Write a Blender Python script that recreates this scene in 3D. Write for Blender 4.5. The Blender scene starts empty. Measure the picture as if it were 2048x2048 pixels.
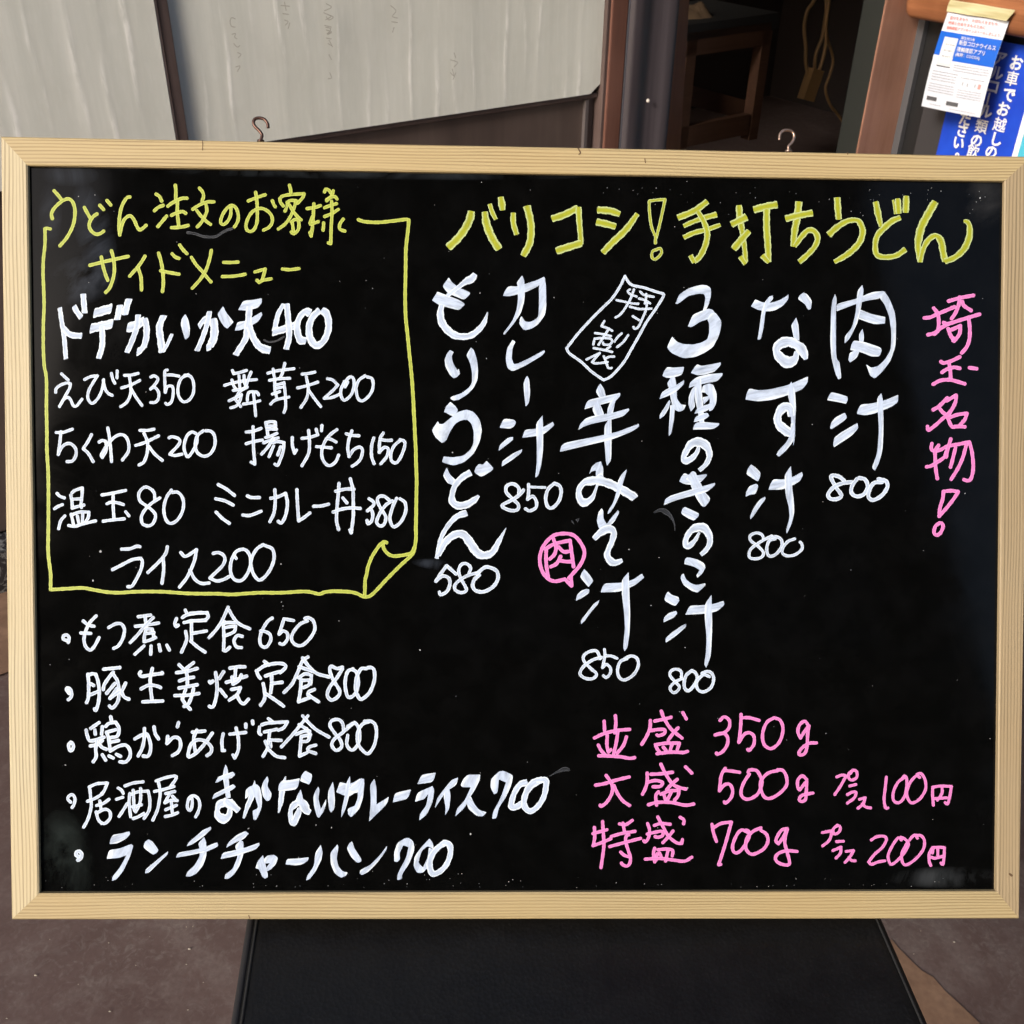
import bpy, bmesh, math, random
from mathutils import Vector, Matrix, geometry, noise as mnoise

random.seed(7)
R = math.radians
S = bpy.context.scene
COL = S.collection

# ------------------------------------------------------------------ camera
F, CC = 2100.0, 1024.0                      # focal length and centre in photo pixels (2048 wide)
dn = Vector((970 - CC, 4150 - CC, F)).normalized()       # world down, seen in camera axes (x right, y down, z forward)
zc = Vector((0, 0, 1))
gy = (zc - dn * zc.dot(dn)).normalized()
gx = gy.cross(-dn)
def c2w(c):
    return Vector((c.dot(gx), c.dot(gy), -c.dot(dn)))

# pose of the board from its four inner frame corners
HM = ((1980.75222, 3.38103898, -969.7), (14.7799497, 1472.98834, -693.6), (0.025407931, 0.0214788171, 1.0))
WI = 0.570                                   # inner width in metres
h1 = Vector((HM[0][0] / F, HM[1][0] / F, HM[2][0]))
h2 = Vector((HM[0][1] / F, HM[1][1] / F, HM[2][1]))
h3 = Vector((HM[0][2] / F, HM[1][2] / F, HM[2][2]))
sc = WI / h1.length
r1 = h1.normalized()
r2 = (h2 - r1 * r1.dot(h2)).normalized()
HI = h2.length * sc
t0 = h3 * sc
TH = 0.018                                   # board thickness
bw = {k: c2w(v) for k, v in dict(x=r1, y=-r2, o=t0 + r1 * WI / 2 + r2 * HI).items()}
bz = bw['x'].cross(bw['y'])
FW = 0.0157                                  # frame rail width
low = bw['o'] - bw['y'] * FW - bz * TH
SEAT = 0.42
CAMH = SEAT + 0.001 - low.z
CAM = Vector((0, 0, CAMH))
cam = bpy.data.cameras.new('camera')
camo = bpy.data.objects.new('camera', cam)
COL.objects.link(camo)
ax, ay, az = c2w(Vector((1, 0, 0))), c2w(Vector((0, -1, 0))), c2w(Vector((0, 0, -1)))
M = Matrix(((ax.x, ay.x, az.x, 0), (ax.y, ay.y, az.y, 0), (ax.z, ay.z, az.z, CAMH), (0, 0, 0, 1)))
camo.matrix_world = M
cam.sensor_width = 36
cam.lens = 36 * F / 2048
cam.clip_start = 0.01
cam.clip_end = 500
cam.dof.use_dof = True; cam.dof.focus_distance = 0.61; cam.dof.aperture_fstop = 38
S.camera = camo
def ray(px, py):
    return c2w(Vector((px - CC, py - CC, F)))
def hit(px, py, p0, n):
    d = ray(px, py)
    return CAM + d * ((p0 - CAM).dot(n) / d.dot(n))

# ------------------------------------------------------------------ light
SUN_EL, SUN_AZ = R(27), R(-140)              # azimuth from +y, negative = to the left
sd = Vector((math.sin(SUN_AZ) * math.cos(SUN_EL), math.cos(SUN_AZ) * math.cos(SUN_EL), math.sin(SUN_EL)))
W = bpy.data.worlds.new('World'); S.world = W; W.use_nodes = True
nt = W.node_tree
sky = nt.nodes.new('ShaderNodeTexSky'); sky.sky_type = 'NISHITA'; sky.sun_disc = False
sky.sun_elevation = SUN_EL; sky.sun_rotation = SUN_AZ
sky.air_density = 1.0; sky.dust_density = 2.5; sky.ozone_density = 1.0
nt.links.new(sky.outputs[0], nt.nodes['Background'].inputs[0])
nt.nodes['Background'].inputs[1].default_value = 0.15
sl = bpy.data.lights.new('sun', 'SUN'); sl.energy = 1.5; sl.angle = R(12); sl.color = (1, 0.94, 0.86)
so = bpy.data.objects.new('sun', sl); COL.objects.link(so)
so.rotation_euler = sd.to_track_quat('Z', 'Y').to_euler()
S.view_settings.view_transform = 'Standard'
S.view_settings.look = 'None'
S.view_settings.gamma = 1
S.view_settings.exposure = 0.98
S.cycles.use_denoising = True
S.cycles.max_bounces = 8

# ------------------------------------------------------------------ material helpers
def mat(name, col=(.5, .5, .5), rough=.6, metal=0, spec=.5):
    m = bpy.data.materials.new(name); m.use_nodes = True
    b = m.node_tree.nodes['Principled BSDF']
    b.inputs['Base Color'].default_value = (*col, 1)
    b.inputs['Roughness'].default_value = rough
    b.inputs['Metallic'].default_value = metal
    b.inputs['Specular IOR Level'].default_value = spec
    return m
class NT:
    def __init__(s, m):
        s.m = m; s.t = m.node_tree; s.b = s.t.nodes['Principled BSDF']
    def n(s, ty, **kw):
        x = s.t.nodes.new(ty)
        for k, v in kw.items():
            if k[0] == '_': x.inputs[k[1:].replace('_', ' ')].default_value = v
            else: setattr(x, k, v)
        return x
    def l(s, a, b): s.t.links.new(a, b)
    def coord(s, kind='Object', scale=(1, 1, 1), loc=(0, 0, 0), rot=(0, 0, 0)):
        tc = s.n('ShaderNodeTexCoord'); mp = s.n('ShaderNodeMapping')
        mp.inputs['Scale'].default_value = scale; mp.inputs['Location'].default_value = loc; mp.inputs['Rotation'].default_value = rot
        s.l(tc.outputs[kind], mp.inputs[0]); return mp.outputs[0]
    def noise(s, vec, scale, detail=4, rough=.5, dist=0):
        x = s.n('ShaderNodeTexNoise'); x.inputs['Scale'].default_value = scale; x.inputs['Detail'].default_value = detail
        x.inputs['Roughness'].default_value = rough; x.inputs['Distortion'].default_value = dist
        s.l(vec, x.inputs['Vector']); return x.outputs['Fac']
    def ramp(s, f, stops):
        x = s.n('ShaderNodeValToRGB'); e = x.color_ramp.elements
        while len(e) > 1: e.remove(e[-1])
        for i, (p, c) in enumerate(stops):
            el = e[0] if i == 0 else e.new(p)
            el.position = p; el.color = (*c, 1) if len(c) == 3 else c
        s.l(f, x.inputs[0]); return x.outputs['Color']
    def mix(s, f, a, b, mode='MIX'):
        x = s.n('ShaderNodeMix'); x.data_type = 'RGBA'; x.blend_type = mode
        for i, v in ((0, f), (6, a), (7, b)):
            if hasattr(v, 'node'): s.l(v, x.inputs[i])
            else: x.inputs[i].default_value = v if i == 0 else ((*v, 1) if len(v) == 3 else v)
        return x.outputs[2]
    def math(s, op, a, b=0, clamp=False):
        x = s.n('ShaderNodeMath'); x.operation = op; x.use_clamp = clamp
        for i, v in ((0, a), (1, b)):
            if hasattr(v, 'node'): s.l(v, x.inputs[i])
            else: x.inputs[i].default_value = v
        return x.outputs[0]
    def bump(s, h, strength=.3, dist=.001):
        x = s.n('ShaderNodeBump'); x.inputs['Strength'].default_value = strength; x.inputs['Distance'].default_value = dist
        s.l(h, x.inputs['Height']); s.l(x.outputs[0], s.b.inputs['Normal'])
    def col(s, c): s.l(c, s.b.inputs['Base Color'])
    def rgh(s, c): s.l(c, s.b.inputs['Roughness'])

def m_pine(name, light, dark, seed):
    m = mat(name, light, .5, spec=.35); k = NT(m)
    v = k.coord('UV', (1, 1, 1), (seed, seed * .37, 0))
    sep = k.n('ShaderNodeSeparateXYZ'); k.l(v, sep.inputs[0])
    cb = k.n('ShaderNodeCombineXYZ')
    k.l(k.math('MULTIPLY', sep.outputs[0], 5.0), cb.inputs[0]); k.l(k.math('MULTIPLY', sep.outputs[1], 40), cb.inputs[1])
    wob = k.noise(cb.outputs[0], 1.0, 2)
    band = k.math('ADD', k.math('MULTIPLY', sep.outputs[1], 3300), k.math('MULTIPLY', wob, 22))
    sn = k.math('MULTIPLY_ADD', k.math('SINE', band), .5); sn.node.inputs[2].default_value = .5
    cf = k.n('ShaderNodeCombineXYZ')
    k.l(k.math('MULTIPLY', sep.outputs[0], 60), cf.inputs[0]); k.l(k.math('MULTIPLY', sep.outputs[1], 3500), cf.inputs[1])
    fib = k.noise(cf.outputs[0], 1.0, 3, .6)
    cl = k.n('ShaderNodeCombineXYZ')
    k.l(k.math('MULTIPLY', sep.outputs[0], 9), cl.inputs[0]); k.l(k.math('MULTIPLY', sep.outputs[1], 260), cl.inputs[1])
    amp = k.noise(cl.outputs[0], 1.0, 3)
    g = k.math('MULTIPLY', k.math('POWER', sn, 3.0), k.math('MULTIPLY', k.ramp(amp, [(.3, (.25,) * 3), (.6, (1, 1, 1))]), 1.0), True)
    c = k.mix(g, light, dark)
    c = k.mix(k.math('MULTIPLY', fib, .55), c, tuple(x * .62 for x in light))
    big = k.noise(k.coord('Object', (1, 1, 1)), 9, 3)
    c = k.mix(k.ramp(big, [(.35, (0, 0, 0)), (.7, (.45, .45, .45))]), c, tuple(x * y for x, y in zip(light, (.86, .78, .66))))
    k.col(c); k.rgh(k.ramp(fib, [(0, (.45,) * 3), (1, (.65,) * 3)]))
    k.bump(k.math('ADD', fib, k.math('MULTIPLY', g, -.8)), .35, .0002)
    return m

def m_wood(name, a, b, rough=.5, axis=2, sc=14, spec=.4):
    m = mat(name, a, rough, spec=spec); k = NT(m)
    s = [sc * 6, sc * 6, sc * 6]; s[axis] = sc * .35
    v = k.coord('Object', s)
    f = k.noise(v, 1, 5, .6, .6)
    f2 = k.noise(k.coord('Object', (1, 1, 1)), 6, 4)
    c = k.ramp(f, [(.3, a), (.75, b)])
    c = k.mix(k.ramp(f2, [(.4, (0, 0, 0)), (.75, (.5, .5, .5))]), c, tuple(min(1, x * 1.5 + .01) for x in b))
    k.col(c); k.bump(f, .3, .0002)
    return m

# ------------------------------------------------------------------ object helpers
def link(name, me, m, parent=None, **props):
    o = bpy.data.objects.new(name, me); COL.objects.link(o)
    if m:
        me.materials.append(m)
    if parent: o.parent = parent
    for k, v in props.items(): o[k] = v
    return o
def thing(name, label, cat, mtx=None, group=None):
    o = bpy.data.objects.new(name, None); COL.objects.link(o); o.empty_display_size = .05
    if mtx: o.matrix_world = mtx
    o['label'] = label; o['category'] = cat
    if group: o['group'] = group
    return o
def mesh(name, vs, fs, smooth=False, uvs=None):
    me = bpy.data.meshes.new(name); me.from_pydata([tuple(v) for v in vs], [], fs)
    if uvs:
        u = me.uv_layers.new(name='UVMap')
        for lp in me.loops: u.data[lp.index].uv = uvs[lp.vertex_index]
    if smooth:
        for p in me.polygons: p.use_smooth = True
    me.update(); return me
def box_me(name, x0, x1, y0, y1, z0, z1, bev=.002, seg=2):
    bm = bmesh.new(); bmesh.ops.create_cube(bm, size=1)
    for v in bm.verts:
        v.co = Vector(((x0 + x1) / 2 + v.co.x * (x1 - x0), (y0 + y1) / 2 + v.co.y * (y1 - y0), (z0 + z1) / 2 + v.co.z * (z1 - z0)))
    if bev: bmesh.ops.bevel(bm, geom=bm.edges[:], offset=bev, segments=seg, profile=.6, affect='EDGES')
    me = bpy.data.meshes.new(name); bm.to_mesh(me); bm.free()
    return me
def box(name, m, parent, *a, bev=.002, seg=2, **props):
    return link(name, box_me(name, *a, bev=bev, seg=seg), m, parent, **props)
def smooth_pts(pts, n=8):
    out = []
    P = [pts[0] * 2 - pts[1]] + pts + [pts[-1] * 2 - pts[-2]]
    for i in range(1, len(P) - 2):
        for j in range(n):
            t = j / n
            out.append(.5 * ((2 * P[i]) + (P[i + 1] - P[i - 1]) * t + (2 * P[i - 1] - 5 * P[i] + 4 * P[i + 1] - P[i + 2]) * t * t + (3 * P[i] - P[i - 1] - 3 * P[i + 1] + P[i + 2]) * t ** 3))
    out.append(pts[-1]); return out
def tube(name, m, parent, pts, rad, seg=8, n=6, taper=None, **props):
    pts = smooth_pts([Vector(p) for p in pts], n); vs, fs = [], []
    nrm = None
    for i, p in enumerate(pts):
        t = (pts[min(i + 1, len(pts) - 1)] - pts[max(i - 1, 0)]).normalized()
        if nrm is None: nrm = t.orthogonal().normalized()
        nrm = (nrm - t * nrm.dot(t)).normalized(); bn = t.cross(nrm)
        r = rad if not taper else rad * (1 + (taper - 1) * i / (len(pts) - 1))
        for k in range(seg):
            a = 2 * math.pi * k / seg
            vs.append(p + nrm * math.cos(a) * r + bn * math.sin(a) * r)
    for i in range(len(pts) - 1):
        for k in range(seg):
            a, b = i * seg + k, i * seg + (k + 1) % seg
            fs.append((a, b, b + seg, a + seg))
    fs.append(tuple(range(seg))[::-1]); fs.append(tuple(range(len(vs) - seg, len(vs))))
    return link(name, mesh(name, vs, fs, True), m, parent, **props)
def rotz(p, ang):
    return Matrix.Translation(p) @ Matrix.Rotation(ang, 4, 'Z')

# ------------------------------------------------------------------ materials
M_FLOOR = mat('floor_paint', (.1, .07, .06), .55, spec=.35); k = NT(M_FLOOR)
v = k.coord('Object'); n1 = k.noise(v, 4.2, 8, .62, 1.2); n2 = k.noise(v, 26, 6, .65, .4); n3 = k.noise(v, 190, 3, .6)
c = k.ramp(n1, [(.32, (.080, .050, .045)), (.55, (.108, .072, .065)), (.72, (.165, .128, .118))])
n4 = k.noise(v, 70, 8, .75, 1.6); n5 = k.noise(v, 3.1, 3)
c = k.mix(k.math('MULTIPLY', k.ramp(n4, [(.50, (0, 0, 0)), (.66, (.75, .75, .75))]), k.ramp(n5, [(.42, (.15,) * 3), (.6, (1, 1, 1))])), c, (.20, .17, .155))
c = k.mix(k.ramp(n2, [(.5, (0, 0, 0)), (.78, (.5, .5, .5))]), c, (.19, .155, .14))
c = k.mix(k.ramp(n3, [(.4, (.0,) * 3), (.85, (.45,) * 3)]), c, (.055, .035, .03))
k.col(c); k.rgh(k.ramp(n2, [(.3, (.42,) * 3), (.7, (.62,) * 3)])); k.bump(n2, .25, .0012)
M_TAN = mat('bare_floor', (.2, .13, .09), .8); k = NT(M_TAN); v = k.coord('Object')
n1 = k.noise(v, 14, 7, .65, .8); n2 = k.noise(v, 120, 3)
c = k.ramp(n1, [(.3, (.15, .082, .05)), (.6, (.22, .13, .082)), (.8, (.27, .18, .12))])
k.col(k.mix(k.ramp(n2, [(.4, (0, 0, 0)), (.8, (.5, .5, .5))]), c, (.1, .055, .035))); k.bump(n2, .3, .001)
M_STONE = mat('dark_stone', (.03, .03, .032), .25); k = NT(M_STONE); v = k.coord('Object', (1, 1, 1))
n1 = k.noise(v, 24, 8, .6, 2.2); k.col(k.ramp(n1, [(.45, (.022, .022, .025)), (.5, (.2, .2, .2)), (.53, (.03, .03, .033))]))
M_BROWN = m_wood('dark_brown_wood', (.060, .040, .036), (.095, .066, .060), .42)
M_BROWNP = m_wood('dark_brown_panel', (.062, .044, .040), (.10, .072, .062), .35, axis=2, sc=5)
M_RED = m_wood('reddish_wood', (.095, .040, .028), (.16, .072, .052), .42)
M_REDL = m_wood('reddish_post_wood', (.27, .13, .085), (.36, .185, .125), .5, sc=9)
M_ORW = m_wood('orange_wood', (.13, .045, .015), (.19, .075, .03), .45)
M_RAIL = m_wood('rail_wood', (.14, .048, .02), (.38, .155, .07), .38, axis=0, sc=9)
M_GREY = mat('grey_blue_metal', (.06, .06, .085), .55, .0, .3); k = NT(M_GREY)
f = k.noise(k.coord('Object', (60, 60, 1.5)), 1, 4); k.col(k.ramp(f, [(.35, (.030, .024, .029)), (.65, (.055, .046, .053))]))
M_SILV = mat('aluminium_edge', (.45, .46, .5), .35, .9)
M_GRN = mat('dark_green_grey', (.013, .015, .013), .6)
M_MET = mat('grey_channel', (.10, .10, .11), .5, .3)
M_BLACK = mat('black_gap', (.008, .008, .009), .5)
M_DGREY = mat('dark_grey_board', (.035, .033, .036), .5)
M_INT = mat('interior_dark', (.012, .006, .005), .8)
M_SHELF = m_wood('shelf_wood', (.062, .026, .014), (.10, .048, .027), .6, axis=0)
M_CORD = mat('cord_plastic', (.26, .155, .065), .5)
M_HOOK = mat('brown_hook_metal', (.085, .045, .035), .35, .8)
M_HOOK2 = mat('pale_hook_metal', (.32, .22, .17), .28, .85)

def m_paper(name, seed):
    m = mat(name, (.55, .55, .49), .75, spec=.2); k = NT(m)
    v = k.coord('Object', (26, 26, .9), (seed, 0, 0), (0, 0, 0))
    f = k.noise(v, 1, 4, .6, .5)
    f2 = k.noise(k.coord('Object', (1, 1, 1), (seed, 2, 0)), 14, 6, .62)
    f3 = k.noise(k.coord('Object', (200, 200, 40)), 1, 2)
    f4 = k.noise(k.coord('Object', (140, 140, 22), (seed, 0, 1)), 1, 5, .7, .6)
    at = k.n('ShaderNodeAttribute'); at.attribute_name = 'ridge'
    c = k.ramp(f, [(.38, (.66, .665, .61)), (.55, (.71, .712, .655)), (.66, (.76, .76, .70))])
    rg = k.math('MULTIPLY', k.ramp(at.outputs['Fac'], [(.25, (0, 0, 0)), (.9, (1, 1, 1))]), k.ramp(f4, [(.38, (.1, .1, .1)), (.58, (1, 1, 1))]), True)
    c = k.mix(rg, c, (.93, .92, .87))
    c = k.mix(k.ramp(f2, [(.5, (0, 0, 0)), (.8, (.55, .55, .55))]), c, (.61, .61, .55))
    c = k.mix(k.ramp(f3, [(.5, (0, 0, 0)), (.9, (.35, .35, .35))]), c, (.82, .81, .77))
    k.col(c); k.bump(k.math('ADD', f2, f3), .25, .0002); return m
M_PAP1, M_PAP2 = m_paper('pale_paper_panel_a', 1.7), m_paper('pale_paper_panel_b', 5.1)
M_SCRIB = mat('pencil_mark', (.44, .42, .37), .8)

# ------------------------------------------------------------------ setting
def sheet(name, pts, z, m, **p):
    return link(name, mesh(name, [(a, b, z) for a, b in pts], [tuple(range(len(pts)))]), m, None, **p)
gs = 40
sheet('floor', [(-gs, -gs), (gs, -gs), (gs, gs), (-gs, gs)], 0, M_FLOOR, kind='structure')

AA = R(35)                                    # wall direction
XA = Vector((math.cos(AA), math.sin(AA), 0)); NA = Vector((math.sin(AA), -math.cos(AA), 0))   # NA faces the viewer
foot = hit(6, 1190, Vector((0, 0, 0)), Vector((0, 0, 1)))
OA = foot - NA * .035                          # wall face stands behind the stone kerb
def wa(px, py, off=0.0):                       # pixel -> (along wall, height) on wall A, off towards the viewer
    p = hit(px, py, OA + NA * off, NA) - OA
    return p.dot(XA), p.z
MA = Matrix((( XA.x, NA.x * -1, 0, OA.x), (XA.y, NA.y * -1, 0, OA.y), (0, 0, 1, 0), (0, 0, 0, 1)))   # local y = into the building
A = lambda px, py, off=0.0: wa(px, py, off)[0]
TOPZ = 2.3

fa = hit(12, 1350, Vector((0, 0, 0)), Vector((0, 0, 1)))
dist = (fa - foot).dot(NA)
strip = [foot + XA * -3, foot + XA * 1.2, foot + XA * 1.2 + NA * dist, foot + XA * -3 + NA * dist]
sheet('bare_floor_strip', [(p.x, p.y) for p in strip], .004, M_TAN, kind='structure')
wed = [(1784, 1880), (1795, 1895), (1822, 1922), (1843, 1942), (1866, 1955), (1890, 1983), (1922, 2012), (1958, 2046), (2040, 2130), (1900, 2500), (1500, 2300), (1620, 1960)]
sheet('bare_floor_patch', [tuple(hit(x, y, Vector((0, 0, 0)), Vector((0, 0, 1)))[:2]) for x, y in wed], .001, M_TAN, kind='structure')
kerb = link('stone_kerb', box_me('stone_kerb', -3, .9, -.035, .05, 0, .076, bev=.004), M_STONE, None)
kerb.matrix_world = MA; kerb['kind'] = 'structure'

vs, fs = [], []
Z0, ZN = Vector((0, 0, 0)), Vector((0, 0, 1))
for x, y, r_ in [(379, 1899, 4), (373, 1930, 2), (72, 1952, 4), (220, 2024, 3), (218, 1887, 2), (373, 1855, 1.6), (386, 1854, 1.4), (272, 1932, 1.6), (14, 2038, 2), (376, 2021, 2), (1908, 1885, 3), (1841, 1863, 1.5), (1827, 1909, 2), (157, 1970, 1.5), (300, 1875, 1.3), (100, 1880, 1.2), (407, 1966, 1.6)]:
    p = hit(x, y, Z0, ZN); b = len(vs); rr = r_ * .00034
    for i in range(5):
        a = i * math.tau / 5 + x; vs.append((p.x + math.cos(a) * rr * 1.3, p.y + math.sin(a) * rr * .7, .001))
    vs.append((p.x, p.y, .001 + rr))
    for i in range(5): fs.append((b + i, b + (i + 1) % 5, b + 5))
o = link('floor_crumbs', mesh('floor_crumbs', vs, fs), mat('crumb', (.36, .32, .26), .8)); o['kind'] = 'stuff'

# sliding doors ------------------------------------------------------
def paper_me(name, x0, x1, z0, z1, ridges, y=-.006, corner=0.0):
    nx, nz = 260, 60
    vs, fs, hs = [], [], []
    for j in range(nz + 1):
        for i in range(nx + 1):
            x = x0 + (x1 - x0) * i / nx; z = z0 + (z1 - z0) * j / nz
            h = 0
            for (rx, w, a, sd_) in ridges:
                cx = rx + .0035 * math.sin(z * 14 + sd_ * 5) + .002 * math.sin(z * 47 + sd_)
                h += a * math.exp(-((x - cx) / w) ** 2) * (.75 + .45 * math.sin(z * 23 + sd_ * 3))
            dz = 0
            if corner and j < 4: 
                d = max(0, 1 - (x1 - x) / .02); dz = d * corner * (1 - j / 4)
            vs.append((x, y - h + .0008 * mnoise.noise(Vector((x * 9, z * 9, 3))), z + dz)); hs.append(min(1.0, h / .00024))
    for j in range(nz):
        for i in range(nx):
            a = j * (nx + 1) + i; fs.append((a, a + 1, a + nx + 2, a + nx + 1))
    me = mesh(name, vs, fs, True)
    at = me.attributes.new('ridge', 'FLOAT', 'POINT')
    for i, h in enumerate(hs): at.data[i].value = h
    return me
zr = wa(545, 283)[1]
a_p1r = A(304, 0); a_s0 = A(311, 0); a_p2l = A(333, 0); a_p2r = A(1207, 100); a_d2r = A(1226, 0)
a_p1l = A(-700, 0)
d1 = thing('sliding_door', 'wooden sliding door at the far left with a wide pale paper panel streaked lengthwise', 'door', MA.copy())
box('stile', m_wood('pale_edge_wood', (.42, .27, .20), (.55, .40, .33), .5), d1, a_p1r + .0006, a_s0, -.004, .012, .08, TOPZ, bev=.0015)
box('stile', M_BROWN, d1, a_p1l - .06, a_p1l, -.004, .03, .08, TOPZ)
rd = [(a_p1l + .03 + i * .0405 + random.uniform(-.006, .006), random.uniform(.003, .006), random.uniform(.00014, .0003), random.random() * 6) for i in range(34)]
rd = [r for r in rd if r[0] < a_p1r - .015]
link('paper_panel', paper_me('paper_panel', a_p1l, a_p1r, zr - .01, TOPZ, rd), M_PAP1, d1)
box('lower_panel', M_BROWNP, d1, a_p1l, a_p1r, .006, .024, .08, zr - .012)
d2 = thing('sliding_door', 'sliding door beside the opening, its pale paper panel above a dark brown lower panel', 'door', MA.copy())
box('stile', M_BROWN, d2, a_s0 + .0005, a_p2l, -.0035, .045, .08, TOPZ, bev=.001)
box('stile', M_BROWN, d2, a_p2r + .0005, a_d2r - .0006, -.004, .04, .08, TOPZ, bev=.002)
rd = [(a_p2l + .03 + i * .0405 + random.uniform(-.008, .008), random.uniform(.0025, .005), random.uniform(.00012, .00026), random.random() * 6) for i in range(34)]
rd = [r for r in rd if r[0] < a_p2r - .012]
link('paper_panel', paper_me('paper_panel', a_p2l, a_p2r, zr, TOPZ, rd, y=.004, corner=.014), M_PAP2, d2)
zr2 = wa(1000, 265)[1]
zlow = wa(1100, 212)[1]
box('rail', M_BROWN, d2, a_p2l, a_p2r, .008, .04, zlow, zr - .0005, bev=.002)
box('lower_panel', M_BROWNP, d2, a_p2l, a_p2r, .018, .03, .08, zlow - .001)
box('strip', mat('grey_plastic_strip', (.10, .085, .085), .5), d2, A(1177, 240), A(1184, 240), .010, .0178, .1, wa(1180, 202)[1], bev=.001)
# backing of the doors
# faint pencil scribbles on the paper
def scrib(lines, off, parent, wid=.0011):
    vs, fs = [], []
    for ln in lines:
        pp = [wa(x, y, off) for x, y in ln]
        pts = smooth_pts([Vector((a, 0, z)) for a, z in pp], 4)
        for i, p in enumerate(pts):
            t = (pts[min(i + 1, len(pts) - 1)] - pts[max(i - 1, 0)]).normalized()
            nn = Vector((-t.z, 0, t.x)) * wid * .5
            vs += [p + nn + Vector((0, -off, 0)), p - nn + Vector((0, -off, 0))]
            if i: b = len(vs) - 4; fs.append((b, b + 1, b + 3, b + 2))
    return link('pencil_writing', mesh('pencil_writing', vs, fs), M_SCRIB, parent, kind='stuff')
def c1(l, ox=0, s=2.76): return [[(ox + x / s, y / s) for x, y in z] for z in l]
scrib(c1([[(1300, 105), (1278, 98), (1270, 120), (1278, 145), (1300, 150)], [(1280, 190), (1300, 185), (1295, 205), (1310, 215)], [(1290, 240), (1310, 260), (1325, 250)], [(1310, 290), (1330, 300), (1315, 320)], [(1300, 370), (1325, 365), (1310, 395)], [(1550, 30), (1600, 35)], [(1570, 10), (1580, 60)], [(1560, 75), (1595, 80)], [(1570, 110), (1590, 120), (1575, 140)], [(1600, 125), (1590, 160)],
          [(1800, 20), (1830, 40), (1790, 60)], [(1810, 80), (1840, 95), (1815, 110), (1800, 90)], [(1790, 140), (1830, 150)], [(1800, 165), (1830, 175), (1805, 185)], [(1800, 210), (1830, 215)], [(1810, 240), (1835, 255)], [(1815, 300), (1830, 330)], [(1820, 400), (1830, 430), (1810, 435)]]) +
      c1([[(130, 70), (170, 90), (140, 110)], [(140, 150), (170, 160), (150, 190), (175, 180)], [(160, 220), (180, 260)], [(500, 30), (530, 60), (510, 90), (540, 100)], [(505, 120), (540, 125)], [(520, 150), (510, 180)], [(850, 290), (860, 320)], [(830, 330), (870, 345), (850, 370)], [(840, 380), (850, 420), (830, 400)], [(860, 400), (845, 440)]], 600), .0075, d2)

# door jamb left of the opening ---------------------------------------
j = thing('door_post', 'reddish wooden post with an aluminium edge left of the dark opening', 'post', MA.copy())
box('post_body', M_RED, j, A(1226, 0, .008), A(1259, 0, .008), -.008, .06, .0, TOPZ, bev=.003)
box('metal_edge', M_SILV, j, A(1259.3, 0, .008), A(1263.5, 0, .008), -.0075, .05, .0, TOPZ, bev=.0008)
j = thing('metal_post', 'dark grey metal post with a bluish edge at the left of the opening', 'post', MA.copy())
ga, gb = A(1264.5, 0, .01), A(1346, 0, .01)
vs, fs = [], []
prof = []
for i in range(17):
    t = i / 16; prof.append((ga + (gb - ga) * t, -.01 - .012 * math.sin(min(1, t * 3) * math.pi / 2) - .006 * math.cos(t * 2.2 * math.pi)))
prof += [(gb, .06), (ga, .06)]
for z in (0, TOPZ):
    for x, y in prof: vs.append((x, y, z))
n = len(prof)
for i in range(n): fs.append((i, (i + 1) % n, n + (i + 1) % n, n + i))
link('post_body', mesh('post_body', vs, fs, True), M_GREY, j)
box('blue_edge', mat('blue_edge_paint', (.045, .075, .14), .3), j, gb + .0005, gb + .008, -.012, .06, 0, TOPZ, bev=.002)
me = bpy.data.meshes.new('screw'); bm = bmesh.new(); bmesh.ops.create_uvsphere(bm, u_segments=10, v_segments=6, radius=.0032)
bm.to_mesh(me); bm.free(); sx, sz = wa(1298, 202, .03)
o = link('screw', me, mat('screw_pale', (.6, .55, .5), .4), j); o.location = (sx, -.0275, sz)

# the opening: dark room behind ----------------------------------------
def wallbox(name, m, *a, **k):
    o = link(name, box_me(name, *a, bev=0), m, None, **k); o.matrix_world = MA; return o
a_op0, a_op1 = gb + .009, A(1770, 0)
RM = 1.7
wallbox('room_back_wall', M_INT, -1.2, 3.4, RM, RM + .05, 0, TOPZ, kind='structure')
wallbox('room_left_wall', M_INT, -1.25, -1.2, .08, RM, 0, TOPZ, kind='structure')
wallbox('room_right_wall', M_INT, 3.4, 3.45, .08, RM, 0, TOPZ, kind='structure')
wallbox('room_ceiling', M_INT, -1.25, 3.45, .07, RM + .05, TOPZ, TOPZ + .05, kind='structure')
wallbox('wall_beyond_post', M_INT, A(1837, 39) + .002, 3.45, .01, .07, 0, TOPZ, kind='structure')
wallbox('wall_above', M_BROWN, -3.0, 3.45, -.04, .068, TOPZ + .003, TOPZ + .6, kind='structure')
# things within the opening, each at a real depth behind the wall
def ra(px, py, dep): return wa(px, py, -dep)
def bar(name, m, parent, p0, p1, dep, w, th=.03, **k):
    (xa, za), (xb, zb) = ra(*p0, dep), ra(*p1, dep)
    d = Vector((xb - xa, zb - za)); nn = Vector((-d.y, d.x)).normalized() * w / 2
    vs = []
    for y in (dep, dep + th):
        for s1, (x, z) in ((1, (xa, za)), (-1, (xa, za)), (-1, (xb, zb)), (1, (xb, zb))):
            vs.append((x + nn.x * s1, y, z + nn.y * s1))
    fs = [(0, 1, 2, 3), (7, 6, 5, 4), (0, 4, 5, 1), (1, 5, 6, 2), (2, 6, 7, 3), (3, 7, 4, 0)]
    return link(name, mesh(name, vs, fs), m, parent, **k)
def q(x, y): return (1200 + x / 3.22, y / 3.22)
ip = thing('inner_post', 'dim orange brown wooden post just inside the opening', 'post', MA.copy())
bar('post_body', M_ORW, ip, q(530, -300), q(440, 1300), .25, .052, .06)
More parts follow.
